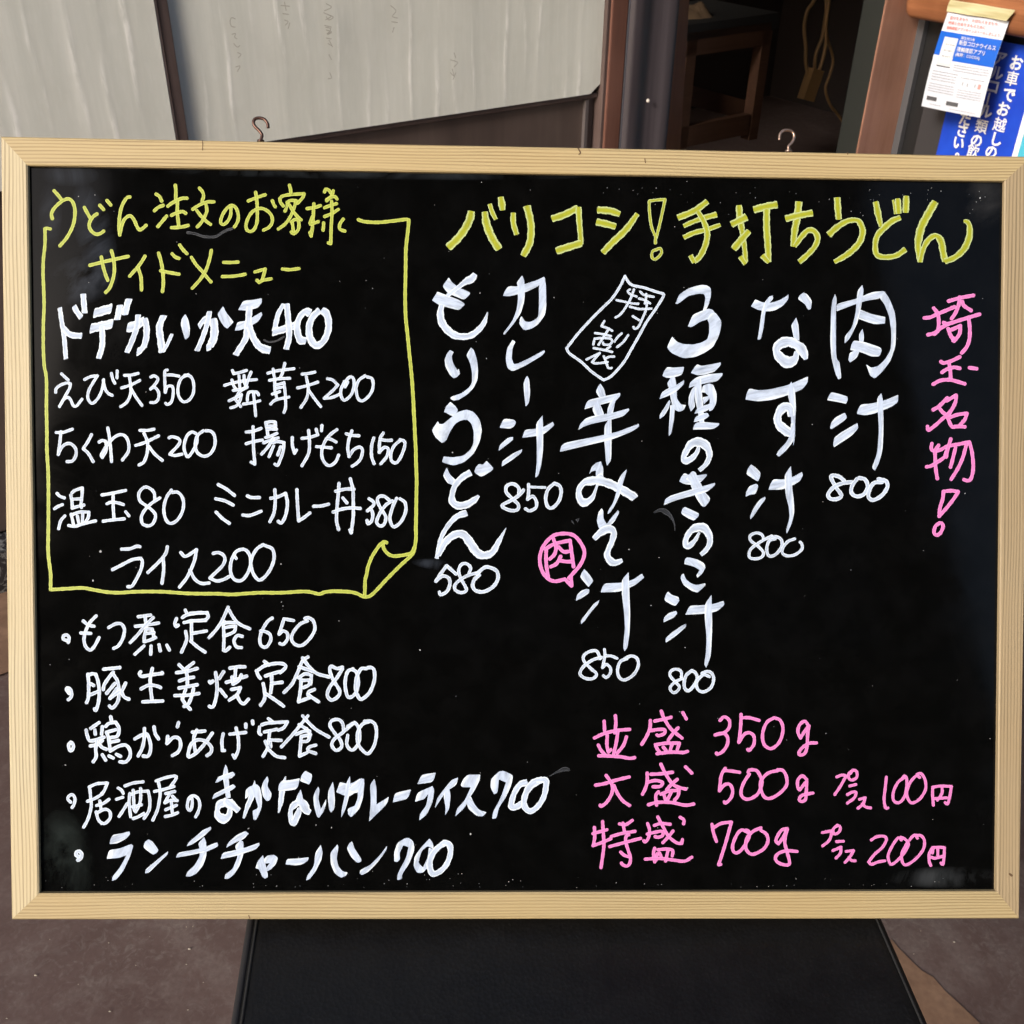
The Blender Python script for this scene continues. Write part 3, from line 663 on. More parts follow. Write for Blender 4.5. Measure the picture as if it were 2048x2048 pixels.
INKTEXT = """
= heading_lettering|yellow|yellow handwritten heading at the top left of the panel
# 80 360 6 20 20 0
170,130 215,180 255,230
150,465 138,410 165,350 220,290 290,240 345,228 390,260 418,340 420,420 405,520 370,610 310,710 240,790
533,330 565,390 605,460
685,408 640,440 600,500 592,560 620,615 670,650 720,645 765,615
718,303 765,355
805,247 850,300
1080,205 1050,210 1010,260 975,340 955,450 950,560 958,660! 980,560 1010,480 1060,435 1100,440 1135,490 1165,560 1195,598 1235,580 1275,545
1395,170 1435,200 1462,255
1375,370 1420,330 1480,305
1415,560 1470,495 1520,435
1625,65 1632,130 1630,235
1535,315 1590,275 1680,230 1730,218 1765,220
1650,260 1650,400 1665,540
1580,425 1630,400 1690,382 1730,385 1750,400
1580,573 1680,568 1780,548
600,1025 800,975 1060,918
738,925 760,1040 790,1140 815,1205
860,850 885,950 895,1080 875,1200 835,1300 790,1350
1262,915 1210,1000 1140,1085 1078,1155
1180,1060 1210,1150 1218,1220 1220,1320
1425,880 1455,980 1475,1100 1482,1240 1472,1340
1450,1090 1520,1105 1670,1132
1588,887 1625,925 1670,942
1678,782 1720,840 1765,885
# 380 360 6 19 19 0
20,930 70,1010 150,1100 215,1180 255,1225
258,845 235,960 190,1090 120,1200 30,1300
405,990 500,992 580,985
390,1160 500,1158 600,1145 665,1132
780,1105 850,1085 905,1070! 890,1130 865,1210
805,1205 830,1230! 880,1205 975,1188
1110,1070 1200,1078 1310,1065
115,100 155,150 165,200 148,255
35,355 110,305 200,268 290,265
195,300 205,370 180,440 140,510 90,565
85,370 140,440 200,500 250,535
495,335 490,420 460,490 410,535 375,525 375,470 410,390 460,330 510,308 555,340 580,410 580,480 560,530 535,565
700,255 800,215 905,180
790,150 805,250 810,400 805,510 775,590 730,620 685,600 675,540 700,460 750,385 830,345 900,355 960,400 990,460 985,520 950,570 885,605
990,250 1005,290 1025,325
1195,65 1208,110 1212,160
1080,225 1088,270 1122,315
1080,225 1110,195 1180,178 1280,170 1370,165! 1350,215 1290,280
1180,260 1165,310 1140,375
1165,270 1210,245 1275,250! 1250,330 1210,430 1150,520 1060,590
1195,300 1240,380 1290,440 1335,480
1225,500 1235,560 1240,610
1215,505 1260,475 1300,490 1308,560 1290,610 1245,645 1215,625
1405,345 1500,330 1565,308
1487,285 1480,430 1470,560 1455,675! 1440,630
1470,440 1440,520 1460,530 1540,500
1615,145 1630,110 1670,125 1690,155
1720,130 1700,190 1640,240
1640,250 1690,210 1740,200 1765,230
1615,335 1690,305 1760,285
1615,440 1700,405 1780,355
1700,255 1705,400 1695,560 1690,765! 1660,755
1605,515 1598,605
1840,470 1800,530 1800,590 1860,615
= border_line|yellow|yellow hand-drawn border with a curled lower corner
# 80 360 6 19 19 0
125,588 90,580 60,585! 62,650 60,780 42,950 38,1130 45,1300 48,1400 50,1520 42,1720 40,1940 45,2120 55,2250 72,2330 80,2450 78,2700
# 90 800 6 20 20 0
18,50 20,200 24,400 24,600 38,850 42,1100 42,1400 40,1600 38,1800 48,1920 68,2080 70,2150 68,2275! 160,2270 300,2262 450,2255 600,2280 750,2305 900,2312 1100,2300 1400,2300 1700,2320 1932,2325
# 380 1060 6 20 20 0
190,764 350,765 500,773 700,760 850,752 1100,752 1330,738 1430,742 1510,760! 1560,768 1620,745 1750,733 1900,742
# 600 1060 6 20 20 0
430,735 580,740 680,760 740,790 800,802 850,785 930,710 1050,580 1200,430 1330,310 1365,260 1390,120 1392,0 1395,-200
1375,200 1340,270 1250,300 1120,312 1050,280 1005,220 998,170 1015,140 1040,152
1000,142 950,190 870,310 820,430 800,530 782,600 780,700 775,790
# 600 400 4.493 15 15 0
525,178 580,195 700,202 830,190 950,175 978,180! 972,260 952,440 950,600 945,880 950,1050 965,1200 985,1400 1005,1600 1018,1800 1022,1932
# 600 800 6 20 20 0
1360,0 1370,200 1380,420 1390,600 1392,750 1400,950 1398,1100 1395,1250 1392,1450 1388,1560
= smudge|grey|faint grey stroke of a wiped marker line
# 380 360 6 15 15 0
-30,630 60,645 150,675 240,685 320,675 390,630 450,600 505,585
= menu_lettering|white|large white brush lettering of the squid tempura line
# 80 580 6 30 24 60
238,215 265,400 290,560 312,825
@36,24,75 285,460 340,520 400,545 500,550
@35,28,75 410,195 440,255 495,330
@33,30,0 520,50 528,160 538,275
@60,22,76 655,278 855,222
@58,22,76 612,462 868,405
@34,28,20 745,440 750,560 745,680 705,820
@40,28,20 960,185 945,280 925,355
@42,30,20 1070,110 1040,200 1020,295
@62,25,75 1055,450 1150,430 1240,375
@38,28,20 1255,345 1280,450 1275,580 1245,690
@55,30,60 1250,670 1205,725 1170,745
@34,28,20 1180,300 1160,450 1110,600 1045,750
@42,30,20 1485,310 1435,440 1450,600 1468,745
@32,20,60 1475,740 1530,650 1585,530
P 1745,290 1780,350 1800,450 1795,560 1745,595 1725,540 1690,410 1705,340
# 380 580 6 30 24 60
@48,25,70 110,440 165,365 240,345
@48,35,10 280,350 295,470 285,580 240,680
@50,30,70 250,670 205,695
@32,24,20 235,260 210,400 150,580 85,730
P 400,195 435,270 525,385 450,465 410,440 365,370 330,290
P 640,130 760,120 860,100 865,150 820,210 700,250 580,240
P 570,385 680,370 860,265 870,300 820,380 740,425 620,480 540,490
@40,32,30 715,200 705,330 690,450 670,580 600,700 550,780
@48,35,80 710,430 770,590 850,690 960,725
@33,24,30 1130,170 1060,290 1015,490
@50,22,72 1000,505 1130,470 1265,425
@35,32,20 1160,170 1180,350 1190,560 1155,710
@48,34,60 1440,280 1390,260 1330,310 1290,400 1290,500 1325,600 1390,610
@46,38,60 1555,245 1470,330 1430,450 1445,580 1510,665 1590,630 1650,520 1665,400 1640,290 1585,245
= smudge|grey|faint grey smear under the large numeral
# 380 580 6 10 10 0
890,600 950,625 1040,610 1130,560
= menu_lettering|white|white handwritten line for shrimp and maitake tempura
# 80 580 6 17 17 0
258,1005 300,1045 340,1080
190,1230 195,1185 250,1140 330,1115 365,1125! 355,1180 300,1280 235,1400
235,1395 290,1310 340,1290 370,1320 400,1385 440,1390 505,1310
535,1075 610,1040 690,1030! 640,1110 590,1200 575,1290 610,1355 650,1350 710,1280 750,1180 765,1075
760,1080 780,1180 820,1240 870,1265
858,1000 875,1070 900,1120
928,970 925,1055
1015,1025 1100,1020 1180,1000
980,1175 1090,1140 1200,1085
1075,1040 1090,1160 1085,1260 1040,1350 970,1400
1095,1185 1150,1280 1225,1385
1330,1045 1370,1030 1415,1060 1400,1110 1330,1190! 1330,1185 1380,1170 1425,1230 1420,1310 1380,1350 1330,1350
1530,960 1500,975 1500,1100 1505,1230! 1530,1160 1590,1160 1600,1240 1580,1340 1530,1375 1510,1360
1510,1020 1590,1020 1670,1035
1780,1015 1700,1060 1660,1160 1665,1270 1720,1340 1790,1320 1840,1240 1845,1120 1810,1040 1740,1020
# 380 580 6 17 17 0
510,965 525,1005! 600,990 680,965
415,1145 500,1120 650,1090 800,1075
505,1080 520,1140 560,1200
590,1030 595,1110 600,1170
650,1025 655,1110 670,1150
735,985 700,1070 670,1170
520,1205 620,1190 690,1165! 600,1220 550,1290 470,1330
620,1260 600,1330 560,1390 490,1415
545,1310 580,1360 610,1400
560,1290 620,1255
690,1330 695,1260 720,1225 800,1225 825,1260
640,1370 740,1355 840,1330
765,1240 775,1340 785,1440 790,1510
935,1000 1050,970 1250,945
1000,950 1010,1030 1020,1060
1020,1090 1020,1200 1045,1300
1140,880 1110,1000 1080,1060
955,1085 1080,1065 1200,1060
1040,1140 1110,1120
1040,1180 1110,1165
990,1250 1080,1220
970,1370 1030,1320 1190,1285
1130,1110 1145,1250 1150,1400 1130,1470
1345,1010 1430,1000 1500,985
1290,1175 1400,1150 1535,1105
1395,1040 1420,1180 1400,1300 1330,1410
1430,1210 1500,1310 1570,1400
1650,1065 1710,1080 1775,1140! 1720,1200 1610,1300! 1700,1290 1800,1250
# 600 400 4.493 13 13 0
430,1635 405,1680! 415,1625 450,1590 480,1605 485,1670 460,1750 400,1800 370,1760 370,1700 400,1630
585,1580 530,1620 505,1690 520,1780 560,1805 620,1760 655,1690 650,1610 605,1590
= menu_lettering|white|white handwritten line for fish cake tempura and fried rice cake
# 90 800 6 18 18 0
135,390 220,388 330,350
192,380 178,520 160,655! 200,570 260,525 320,530 370,590 370,670 330,730 265,740
560,415 515,500 460,585! 520,640 580,740
755,335 775,450 790,600 800,740
650,505 690,485 735,500! 735,600 690,690! 680,650 750,540 830,450 910,415 970,440 1005,520 1000,620 930,720
1140,365 1230,365 1310,350
1090,545 1200,510 1365,430
1190,400 1230,500 1230,620 1190,740 1130,780
1250,560 1320,650 1410,725
1490,455 1530,440 1610,470 1610,530 1500,650! 1560,665 1645,650
1810,400 1760,385 1700,440 1670,560 1690,650 1720,680 1770,620 1820,520 1830,420
# 360 800 6 18 18 0
280,370 210,430 185,530 210,630 290,675 370,640 420,540 415,430 370,375 310,370
795,385 880,375 975,340
795,525 880,500 990,480
878,320 880,450 885,600 900,770! 855,745
1030,270 1045,350 1055,415
1045,270 1090,260 1145,265! 1150,350
1050,315 1150,310
1045,350 1160,350
1030,450 1100,430 1165,400
1005,515 1090,480 1180,455
1120,460 1060,560 980,650
1115,510 1180,500 1250,510! 1240,610 1200,730 1170,785 1140,770
1125,550 1070,680
1210,560 1175,660
1350,450 1350,540 1375,640! 1400,600
1465,460 1550,450 1635,425
1545,365 1555,500 1545,640 1465,790
1635,350 1655,420
1705,305 1700,370
1640,560 1720,565 1820,575
1885,355 1800,420 1740,500 1705,600 1710,700 1760,775 1810,785 1870,740 1905,660
1770,460 1820,475 1875,505
# 600 800 6 18 18 0
555,405 620,425 710,430
625,370 590,470 575,580 590,680! 640,600 710,565 750,600 730,700 680,760 625,795
885,455 860,550 860,680 890,765
1000,395 960,470 950,630! 1010,570 1060,590 1040,680 970,765
965,475 1050,485 1100,482
1210,480 1130,550 1090,650 1100,730 1150,755 1200,700 1250,580 1255,500 1200,475
= menu_lettering|white|white handwritten line for soft egg and small curry bowl
# 90 800 6 18 18 0
145,1120 180,1155 235,1175
115,1305 160,1275 210,1255
240,1390 190,1450 165,1545
310,1140 325,1220 330,1300
325,1115 360,1085 450,1055! 445,1150 435,1230
340,1190 430,1185
325,1295 470,1260
440,1290 430,1250
315,1370 330,1430 345,1500
330,1375 420,1345 530,1345! 520,1410 490,1460
390,1390 405,1470
455,1370 450,1470
285,1505 360,1515 480,1480 610,1450
685,1140 800,1120 970,1085
820,1130 820,1280 830,1420
745,1245 800,1225 880,1235 945,1255
700,1455 800,1440 955,1425
970,1340 1010,1390
1320,1190 1310,1110 1260,1060 1200,1045 1145,1090 1125,1150 1150,1220 1250,1290 1320,1360 1325,1420 1290,1490 1230,1510 1170,1480 1160,1400 1200,1320 1280,1240 1380,1175
1520,1080 1460,1170 1430,1280 1435,1380 1470,1460 1520,1480 1590,1440 1650,1340 1665,1230 1640,1150 1590,1105 1530,1110
# 360 800 6 19 19 0
460,1015 560,1070 655,1145
430,1185 540,1210 640,1260
435,1345 510,1420 595,1480
810,1150 860,1170 955,1170
755,1380 840,1385 975,1335
1090,1180 1180,1160 1270,1120! 1290,1240 1270,1380 1220,1475 1180,1455
1140,1075 1145,1200 1130,1350 1080,1460
1405,1075 1410,1220 1425,1450! 1490,1410 1560,1355
1605,1275 1700,1270 1785,1250
# 600 800 6 19 19 0
470,1000 460,1130 445,1300 440,1450 465,1555
430,1095 540,1070 650,1070
605,945 635,1070 640,1200 640,1400 615,1595! 600,1560
400,1345 500,1310 600,1295 725,1300
515,1175 565,1235
830,1185 880,1220 885,1260 810,1330! 850,1310 875,1370 860,1450 815,1485 805,1445
1070,1200 1010,1155 950,1160 930,1210 970,1300 1030,1400 1010,1490 960,1510 920,1460 960,1360 1030,1260 1110,1210
1160,1180 1110,1290 1080,1420 1110,1510 1150,1515 1220,1450 1270,1330 1260,1230 1200,1185
= menu_lettering|white|white handwritten line for plain rice
# 90 1060 6 19 19 0
920,230 1020,225 1100,195 1140,200
810,475 920,420 1050,355 1150,340! 1170,380 1150,480 1080,620 1040,675 995,680
1470,200 1450,280 1370,380 1235,510
1420,340 1425,480 1405,640
1630,270 1690,315 1820,235! 1790,380 1710,560 1615,685
1740,480 1800,590 1880,640 1970,635
# 380 1060 6 19 19 0
280,280 340,270 400,300 420,360 380,440 240,575! 320,610 400,595 475,555
555,340 530,300 560,255 640,230 700,270 730,360 710,480 650,580 590,610 520,580 485,480 500,360 545,270
880,175 800,230 740,340 735,440 770,540 830,600 900,560 970,460 1010,340 990,230 900,185
= menu_lettering|white|first white handwritten set meal line beside its dot
# 90 1060 6 19 19 0
280,1350 290,1290 265,1260 225,1270 220,1310 260,1325
460,1090 520,1140 590,1155
615,1030 540,1110 490,1210 470,1300 485,1390 540,1440 590,1400 650,1290
430,1235 550,1240
765,1170 850,1125 920,1130 955,1200 930,1310 880,1390 825,1420
1120,1040 1270,1020
1200,1030 1210,1100 1215,1160
1085,1155 1220,1140 1365,1115
1300,1050 1200,1150 1120,1250 1025,1350
1215,1190 1195,1270 1190,1340
1220,1185 1290,1190! 1310,1290
1225,1240 1310,1230
1190,1340 1260,1320 1330,1290
1190,1390 1080,1490
1275,1390 1270,1490
1370,1375 1385,1450
1465,1380 1495,1440
1580,1060 1560,1120 1575,1160 1600,1140
1685,960 1705,1000
1650,1050 1700,1020 1800,1000 1950,990
1670,1110 1780,1090 1932,1085
1760,1110 1760,1200 1760,1320
1690,1215 1700,1320 1640,1465
# 380 1060 6 19 19 0
0,1000 120,990 200,1000 220,1040 170,1080 0,1090
30,1240 200,1210
10,1330 90,1400 185,1465
460,925 390,1080 320,1190 230,1290
470,960 530,1060 600,1130 720,1185
420,1100 400,1140
390,1130 450,1110 540,1110
420,1170 470,1160 550,1150! 530,1220 430,1265
405,1160 410,1300 405,1440! 430,1450 480,1405
630,1275 570,1265 530,1330 560,1400 620,1410
990,1055 930,1100 860,1220 840,1320 860,1390 920,1400 970,1320 960,1250 900,1215 850,1210
1245,1085 1130,1065! 1070,1250! 1120,1210 1170,1240 1170,1310 1120,1370 1080,1360
1410,1090 1320,1130 1240,1230 1220,1310 1270,1375 1350,1380 1440,1300 1500,1190 1480,1090 1420,1050 1380,1060
= menu_lettering|white|second white handwritten set meal line beside its dot
# 110 1290 6 20 20 0
170,580 140,540 145,515 185,530 200,580 190,630 160,655
395,350 405,450 405,560 400,640 380,690
400,365 440,345 490,350! 520,450 532,580 520,700 490,785 475,765
430,465 465,485
430,595 510,560
585,290 780,270
700,325 640,400 590,480 580,535
700,350 750,430 770,550 760,660 720,730 680,755 655,730
720,460 620,580
745,520 660,640
770,560 660,640
850,455 800,560! 830,620 890,650
1030,320 1015,345 1040,375 1170,355 1290,340! 1285,330
1170,280 1145,400 1150,520 1165,650
1035,525 1130,480 1220,490 1270,510
1055,680 1180,675 1295,670
1490,235 1545,290
1665,210 1570,285
1460,330 1580,315 1710,280
1495,430 1580,400 1665,385
1580,320 1590,400 1590,480
1490,515 1600,495 1710,475
1570,530 1545,600 1530,650! 1570,710 1625,770
1665,520 1640,620 1600,710 1550,735
1440,605 1600,600 1730,580
# 430 1290 5.649 19 19 0
-60,410 -50,430 -20,405
10,310 25,450 20,560 -10,680 -40,700 -62,690
100,300 50,375
60,500 125,580
170,260 260,245 340,245
235,260 230,340 215,420
130,420 250,385 360,350
195,360 205,440! 270,400 300,335
190,500 290,480! 250,560 165,620
250,570 290,640 330,660 380,610
560,185 610,225
470,290 490,340 515,375
490,280 570,230 700,205 780,215 800,250 740,310
570,350 660,320 740,300
640,340 640,440 630,540
640,435 760,420
545,435 560,520 560,610 515,680
565,545 680,620 775,690
1050,135 990,180 930,320 870,440 780,535
990,145 1060,240 1150,320 1290,360
950,245 1100,295
945,370 1020,325 1090,340! 1080,440
975,390 965,520 945,640! 1080,590
990,400 1070,400 1060,450 1000,480
1125,500 1060,530 1050,560! 1170,640
1440,250 1380,265 1310,240 1300,300 1340,400 1410,520 1380,590 1310,620 1270,560 1300,470 1370,380 1440,270
1560,270 1500,300 1470,420 1490,560 1530,590 1590,540 1620,430 1600,310 1550,275
1710,265 1650,270 1600,370 1590,500 1630,600 1670,605 1750,530 1800,400 1800,290 1770,255 1725,255
= menu_lettering|white|third white handwritten set meal line beside its dot
# 110 1290 6 20 20 0
190,1165 165,1200 175,1260 200,1265 222,1220 210,1180 190,1170
530,930 430,1000
375,1020 390,1090 430,1150 590,1105
480,1020 485,1070
570,980 560,1070
425,1210 500,1195 570,1145
500,1150 490,1250 495,1340 460,1400
530,1190 570,1230 620,1250
670,860 680,910
610,975 650,940 730,925! 770,1000 750,1090 670,1110
620,1045 640,1100 655,1190 665,1270
640,1040 730,1015
670,1165 765,1145
665,1270 760,1215 850,1200 900,1260 900,1340 850,1400 780,1400
570,1315 610,1380
650,1330 700,1355
740,1310 790,1335
960,1125 1040,1080 1100,1065 1140,1150 1150,1250 1120,1330 1060,1330
1075,1000 1075,1100 1050,1230 1000,1330
1190,980 1205,1060 1245,1125
1485,930 1470,980
1355,1095 1345,1180! 1420,1110 1490,1120 1510,1200 1480,1280 1410,1325
1650,1045 1800,1030
1705,1020 1670,1100 1670,1180 1690,1290
1890,1055 1800,1180 1700,1290 1610,1340 1605,1280 1640,1180 1720,1135 1820,1160 1880,1230 1870,1290 1825,1325
# 430 1290 5.649 18 18 0
95,1000 80,1080 85,1190! 110,1190
170,1005 350,985
240,935 265,1050 265,1180 225,1275! 205,1240
350,890 350,930
425,855 430,890
605,830 650,865
505,925 500,990 520,1010
530,900 600,880 820,865! 780,930 720,960
560,980 700,950
620,975 610,1060 600,1110
620,1070 750,1075
570,1085 600,1160! 545,1255
600,1170 690,1250 790,1270
625,1100 630,1150
1050,800 960,910 870,1020 750,1150
990,800 1060,880 1150,960 1290,1040
950,900 1040,950
915,1010 1000,975 1070,970! 1060,1040
975,1030 965,1150 955,1255! 1040,1215
990,1030 1080,1010! 1050,1080 990,1090
1140,1130 1070,1150 1050,1190 1140,1225
1455,965 1440,880 1390,840 1320,855 1300,910 1350,990 1420,1080 1430,1150 1370,1190 1320,1130 1350,1060 1440,990 1520,920 1580,875
1500,920 1580,880 1630,960 1630,1080 1580,1170 1530,1180 1490,1120 1500,1020
1740,865 1660,900 1610,1000 1620,1120 1690,1210 1740,1220 1800,1130 1825,1000 1810,900 1760,860 1690,860
= menu_lettering|white|fourth white handwritten line, its right half in broad strokes
# 110 1530 6 18 18 0
190,445 155,410 165,375 210,355 240,400 230,470 205,510
410,265 500,225 630,215! 590,310 560,345
420,290 430,400 435,500 400,640 345,745
390,435 480,400 570,345
540,430 550,500 555,545
500,485 580,460 650,410
495,560 520,650 560,700! 
510,570 600,530 660,560 660,640 600,700 560,690
760,275 800,300 820,340
740,410 815,385
870,460 820,540 770,615
840,250 940,215 1060,200
900,340 890,440 900,540 910,620
920,350 1000,320 1120,310! 1140,420 1130,540 1070,640
940,300 945,400 950,470
1030,280 1030,400 1010,480 970,560
930,500 1040,475
940,495 960,550
940,640 1000,620 1070,580
1215,190 1330,150 1440,130 1455,160 1380,270
1195,315 1310,290 1430,255
1245,210 1265,320 1255,420 1230,540 1175,660
1330,340 1440,315
1380,340 1320,450! 1400,420 1470,425
1410,370 1460,420
1330,535 1400,505 1460,480
1400,450 1410,570
1325,615 1400,600 1475,570
1640,370 1650,450 1635,530 1610,540 1590,490 1610,400 1660,365 1720,400 1740,480 1720,560 1690,620
# 410 1530 6 24 24 0
P 250,-10 275,45 285,150 295,270 310,390 255,395 235,260 215,130 230,40
P 125,210 160,140 215,120 340,75 365,115 320,155 230,165 150,205
P 88,408 110,345 200,300 340,225 372,260 330,295 230,340 130,390
265,440,55 180,470,45 150,540,28 165,610,50 230,640,58 290,600,35 300,500,30 270,430,30
260,400,10 275,440,62 330,480,48 405,545,35
600,185,2 590,260,22 560,380,32 510,500,26 465,635,12
P 485,405 490,300 530,260 620,225 660,260 685,370 685,500 620,655 585,655 572,545 620,525 640,500 600,370 560,345 
P 750,130 765,175 750,250 805,345 780,420 740,430 700,380 678,280 700,200
970,135,5 945,220,25 925,330,32 910,450,28 885,570,6
P 880,305 890,230 930,180 1020,180 1140,155 1120,250 1090,290 980,305
P 1205,65 1290,110 1275,190 1250,230 1145,190 1160,120
P 1150,290 1165,340 1185,430 1150,450 1085,440 1110,360
1130,440,40 1070,480,40 1030,540,26 1030,630,30 1060,690,42 1110,600,38 1140,520,30
1110,440,30 1170,460,55 1215,540,50 1260,570,30
P 1360,258 1375,300 1360,400 1390,530 1455,410 1450,480 1420,560 1370,632 1345,620 1310,500 1300,380 1330,300
P 1535,200 1550,280 1560,430 1550,530 1510,570 1490,530 1475,400 1480,310
P 1620,205 1740,230 1880,155 1915,200 1830,310 1720,385 1575,325
P 1740,130 1745,230 1730,370 1690,520 1635,630 1640,540 1680,360 1690,230
P 1880,155 1915,200 1895,400 1850,530 1760,620 1730,600 1735,510 1800,490 1835,400 1835,290
# 700 1500 4.182 18 18 0
-10,330,10 40,320,38 100,260,28
P 85,240 120,240 110,390 80,490 10,560 -15,540 -20,490 40,470 65,400 65,330
P 205,240 222,320 222,455 325,390 310,450 160,597 175,430 168,290
P 375,360 510,328 490,390 470,410 358,438
P 600,205 718,188 700,250 680,270 563,285
P 565,355 690,300 705,330 690,440 640,540 580,588 585,535 640,460 655,365 620,410 543,432
P 905,228 890,290 800,350 710,485 730,400 800,310 850,250
P 830,320 842,380 830,490 795,545 800,480 780,370
P 985,205 1090,205 1085,250 1040,340 1000,400 960,480 880,555 895,490 960,420 1010,310 940,310 925,290 950,240
P 1010,385 1040,450 1080,500 1142,520 1110,555 1060,550 990,490 975,440
P 1180,240 1250,175 1290,175 1365,210 1350,290 1300,400 1245,480 1225,570 1190,575 1195,520 1260,400 1305,270 1245,245 1235,355 1205,370 1175,310
1480,270,30 1420,290,24 1370,370,22 1350,470,26 1400,470,26 1450,430,20
1610,245,26 1530,280,32 1480,340,26 1455,420,24 1465,480,26 1510,510,24 1570,470,22 1620,390,22 1640,290,24 1630,250,26 1560,250,20
= smudge|grey|grey flick of wiped ink beside the price
# 700 1500 4.182 12 12 0
1665,220,3 1730,185,8 1790,160,18 1835,165,10
= menu_lettering|white|lowest white handwritten line in broad strokes beside its dot
# 110 1530 6 22 22 0
285,1100 255,1080 260,1045 295,1035 320,1070 310,1120 275,1140
P 700,835 800,820 895,795 900,830 860,880 750,940 655,948 670,880
P 650,1020 780,1000 920,945 940,975 900,1100 820,1270 740,1370 685,1390 690,1340 780,1230 860,1080 760,1115 622,1125
P 1125,890 1175,920 1245,1020 1215,1060 1175,1075 1060,990 1080,920
P 1355,1035 1355,1070 1260,1160 1130,1290 1080,1300 1090,1250 1200,1160 1290,1085
P 1870,738 1875,770 1780,860 1650,950 1580,975 1610,920 1720,830 1770,782
P 1790,860 1815,920 1820,1080 1780,1200 1700,1300 1630,1335 1570,1335 1590,1280 1680,1200 1740,1090 1735,1000 1720,940
P 1480,1050 1650,1020 1780,990 1932,930 1935,985 1810,1040 1600,1085 1450,1110
# 410 1530 6 22 22 0
P 150,925 160,975 30,1035 -10,1045 20,985
P 485,790 525,820 470,885 370,925 255,992 280,930 380,840
P 430,895 462,920 465,1060 420,1200 350,1310 290,1360 235,1365 245,1310 330,1250 390,1110 385,1040 360,970
P 215,1050 370,1020 500,985 650,930 655,960 610,1010 490,1050 350,1095 188,1125
P 695,1080 710,1130 730,1200 760,1340 720,1362 690,1340 650,1250 608,1235 630,1160
P 705,1130 750,1085 830,1075 878,1110 850,1190 790,1250 745,1275 735,1230 780,1175 720,1180
P 985,1125 1120,1120 1245,1105 1240,1140 1170,1190 1090,1202 968,1190
P 1390,955 1412,1040 1400,1130 1330,1270 1260,1365 1215,1385 1225,1330 1310,1210 1325,1050
P 1590,950 1603,985 1580,1120 1600,1210 1645,1270 1712,1290 1690,1330 1630,1350 1560,1300 1510,1190 1505,1050
P 1765,912 1795,1000 1880,1130 1870,1160 1830,1172 1760,1110 1703,1000 1730,940
# 700 1500 4.182 18 18 0
P 310,800 305,835 230,940 150,1020 100,1045 80,1030 90,1000 170,960 250,880
P 370,930 370,850 400,770 480,728 530,760 540,830 500,940 440,1030 430,1080 395,1085 400,1030 470,900 490,810 445,795 415,860 418,915 395,935
P 665,738 695,780 700,830 650,800 600,840 570,940 610,980 640,990 610,1025 560,1025 532,970 540,890 590,820
P 700,830 690,900 640,1000 600,1000 650,900 660,815
800,770,26 730,820,22 680,890,24 665,960,26 690,1030,26 750,1015,22 810,950,22 840,860,22 830,790,26 780,770,22
= title_lettering|yellowgreen|wide yellow green handwritten title across the top right
# 850 370 4.806 34 34 0
445,255,36 430,330,38 380,430,38 310,520,38 225,600,38
575,260,28 590,370,38 640,500,38 710,615,38
622,185,20 645,260,22 680,330,20
728,118,28 738,180,34 745,240,28
848,270,26 850,370,26 880,475,26
980,205,36 1010,330,34 1020,430,34 1005,560,34 945,680,32
1222,325,34 1330,290,34 1470,222,32
1475,215,30 1480,320,28 1490,440,26 1500,570,24
1265,635,36 1370,600,36 1500,560,34
1660,240,34 1780,250,34 1870,280,30
1650,355,34 1740,375,34 1830,400,30
1710,650,30 1800,555,32 1930,430,32 2040,280,24
# 1230 370 4.806 14 14 0
330,155 405,145 480,140! 440,330 395,510! 350,400 330,250 328,160
388,510 387,560
405,620 360,640 355,695 385,715 430,680 448,640 430,610 400,620
885,160,28 800,225,30 720,270,30 605,315,32
975,285,28 880,310,26 760,350,22 660,395,22
1010,385,20 880,430,24 760,460,24 660,505,24
795,255,24 850,350,26 885,460,28 870,570,28 820,680,28 760,740,24
725,680,26 760,745,22
1190,200,30 1200,330,32 1225,470,26 1245,620,24 1255,740,22
1120,380,32 1190,345,34 1260,310,40
1285,445,28 1210,530,34 1140,615,34
1205,690,26 1250,760,22
1335,240,36 1440,210,34 1555,190,36
1455,240,32 1455,400,32 1465,550,32 1475,740,26
1415,680,30 1475,745,20
1765,165,34 1750,310,34 1725,440,32 1710,590,26
1640,325,34 1760,295,32 1895,270,32
1725,590,22 1790,500,26 1850,440,26 1910,445,28 1945,510,28 1920,590,26 1850,670,26 1770,740,28
# 1600 370 4.806 26 26 0
355,125,30 360,220,32 370,330,28
275,480,32 350,410,30 450,350,26 540,340,24 575,370,28 600,450,30 570,550,30 500,630,30 420,690,28 330,740,22
725,165,26 745,270,32 775,400,20
960,315,26 880,350,30 800,420,30 740,490,28 720,580,26 735,670,28 810,695,26 920,680,26 1010,620,28
890,145,10 905,210,14 915,280,16
935,135,26 940,200,30 945,275,26
1018,110,28 1015,190,32 1012,265,28
1295,165,36 1240,260,38 1170,390,38 1140,500,38 1130,600,30 1150,740,24! 1180,620,24 1230,530,28 1300,490,26 1350,540,34 1370,640,32 1390,735,30! 1480,700,28 1570,620,32 1620,510,32 1625,400,26 1600,355,22 1570,350,14
= menu_lettering|white|broad white brush lettering of plain chilled noodles, the left column
# 850 520 6 17 17 0
P 285,210 325,270 380,310 430,340 540,390 540,410 470,480 350,430 275,400 208,315
P 150,380 250,420 410,480 475,525 470,545 405,605 240,560 170,540 85,485
600,170,28 560,225,48 490,260,38 410,320,24 270,430,24
200,545,30 185,640,40 200,740,45 260,830,45 350,900,45 450,920,38 550,905,38 640,840,34 710,750,28 752,625,5
P 300,1080 345,1105 320,1150 330,1220 385,1325 405,1305 420,1365 390,1400 345,1422 300,1380 245,1280 235,1200 260,1130
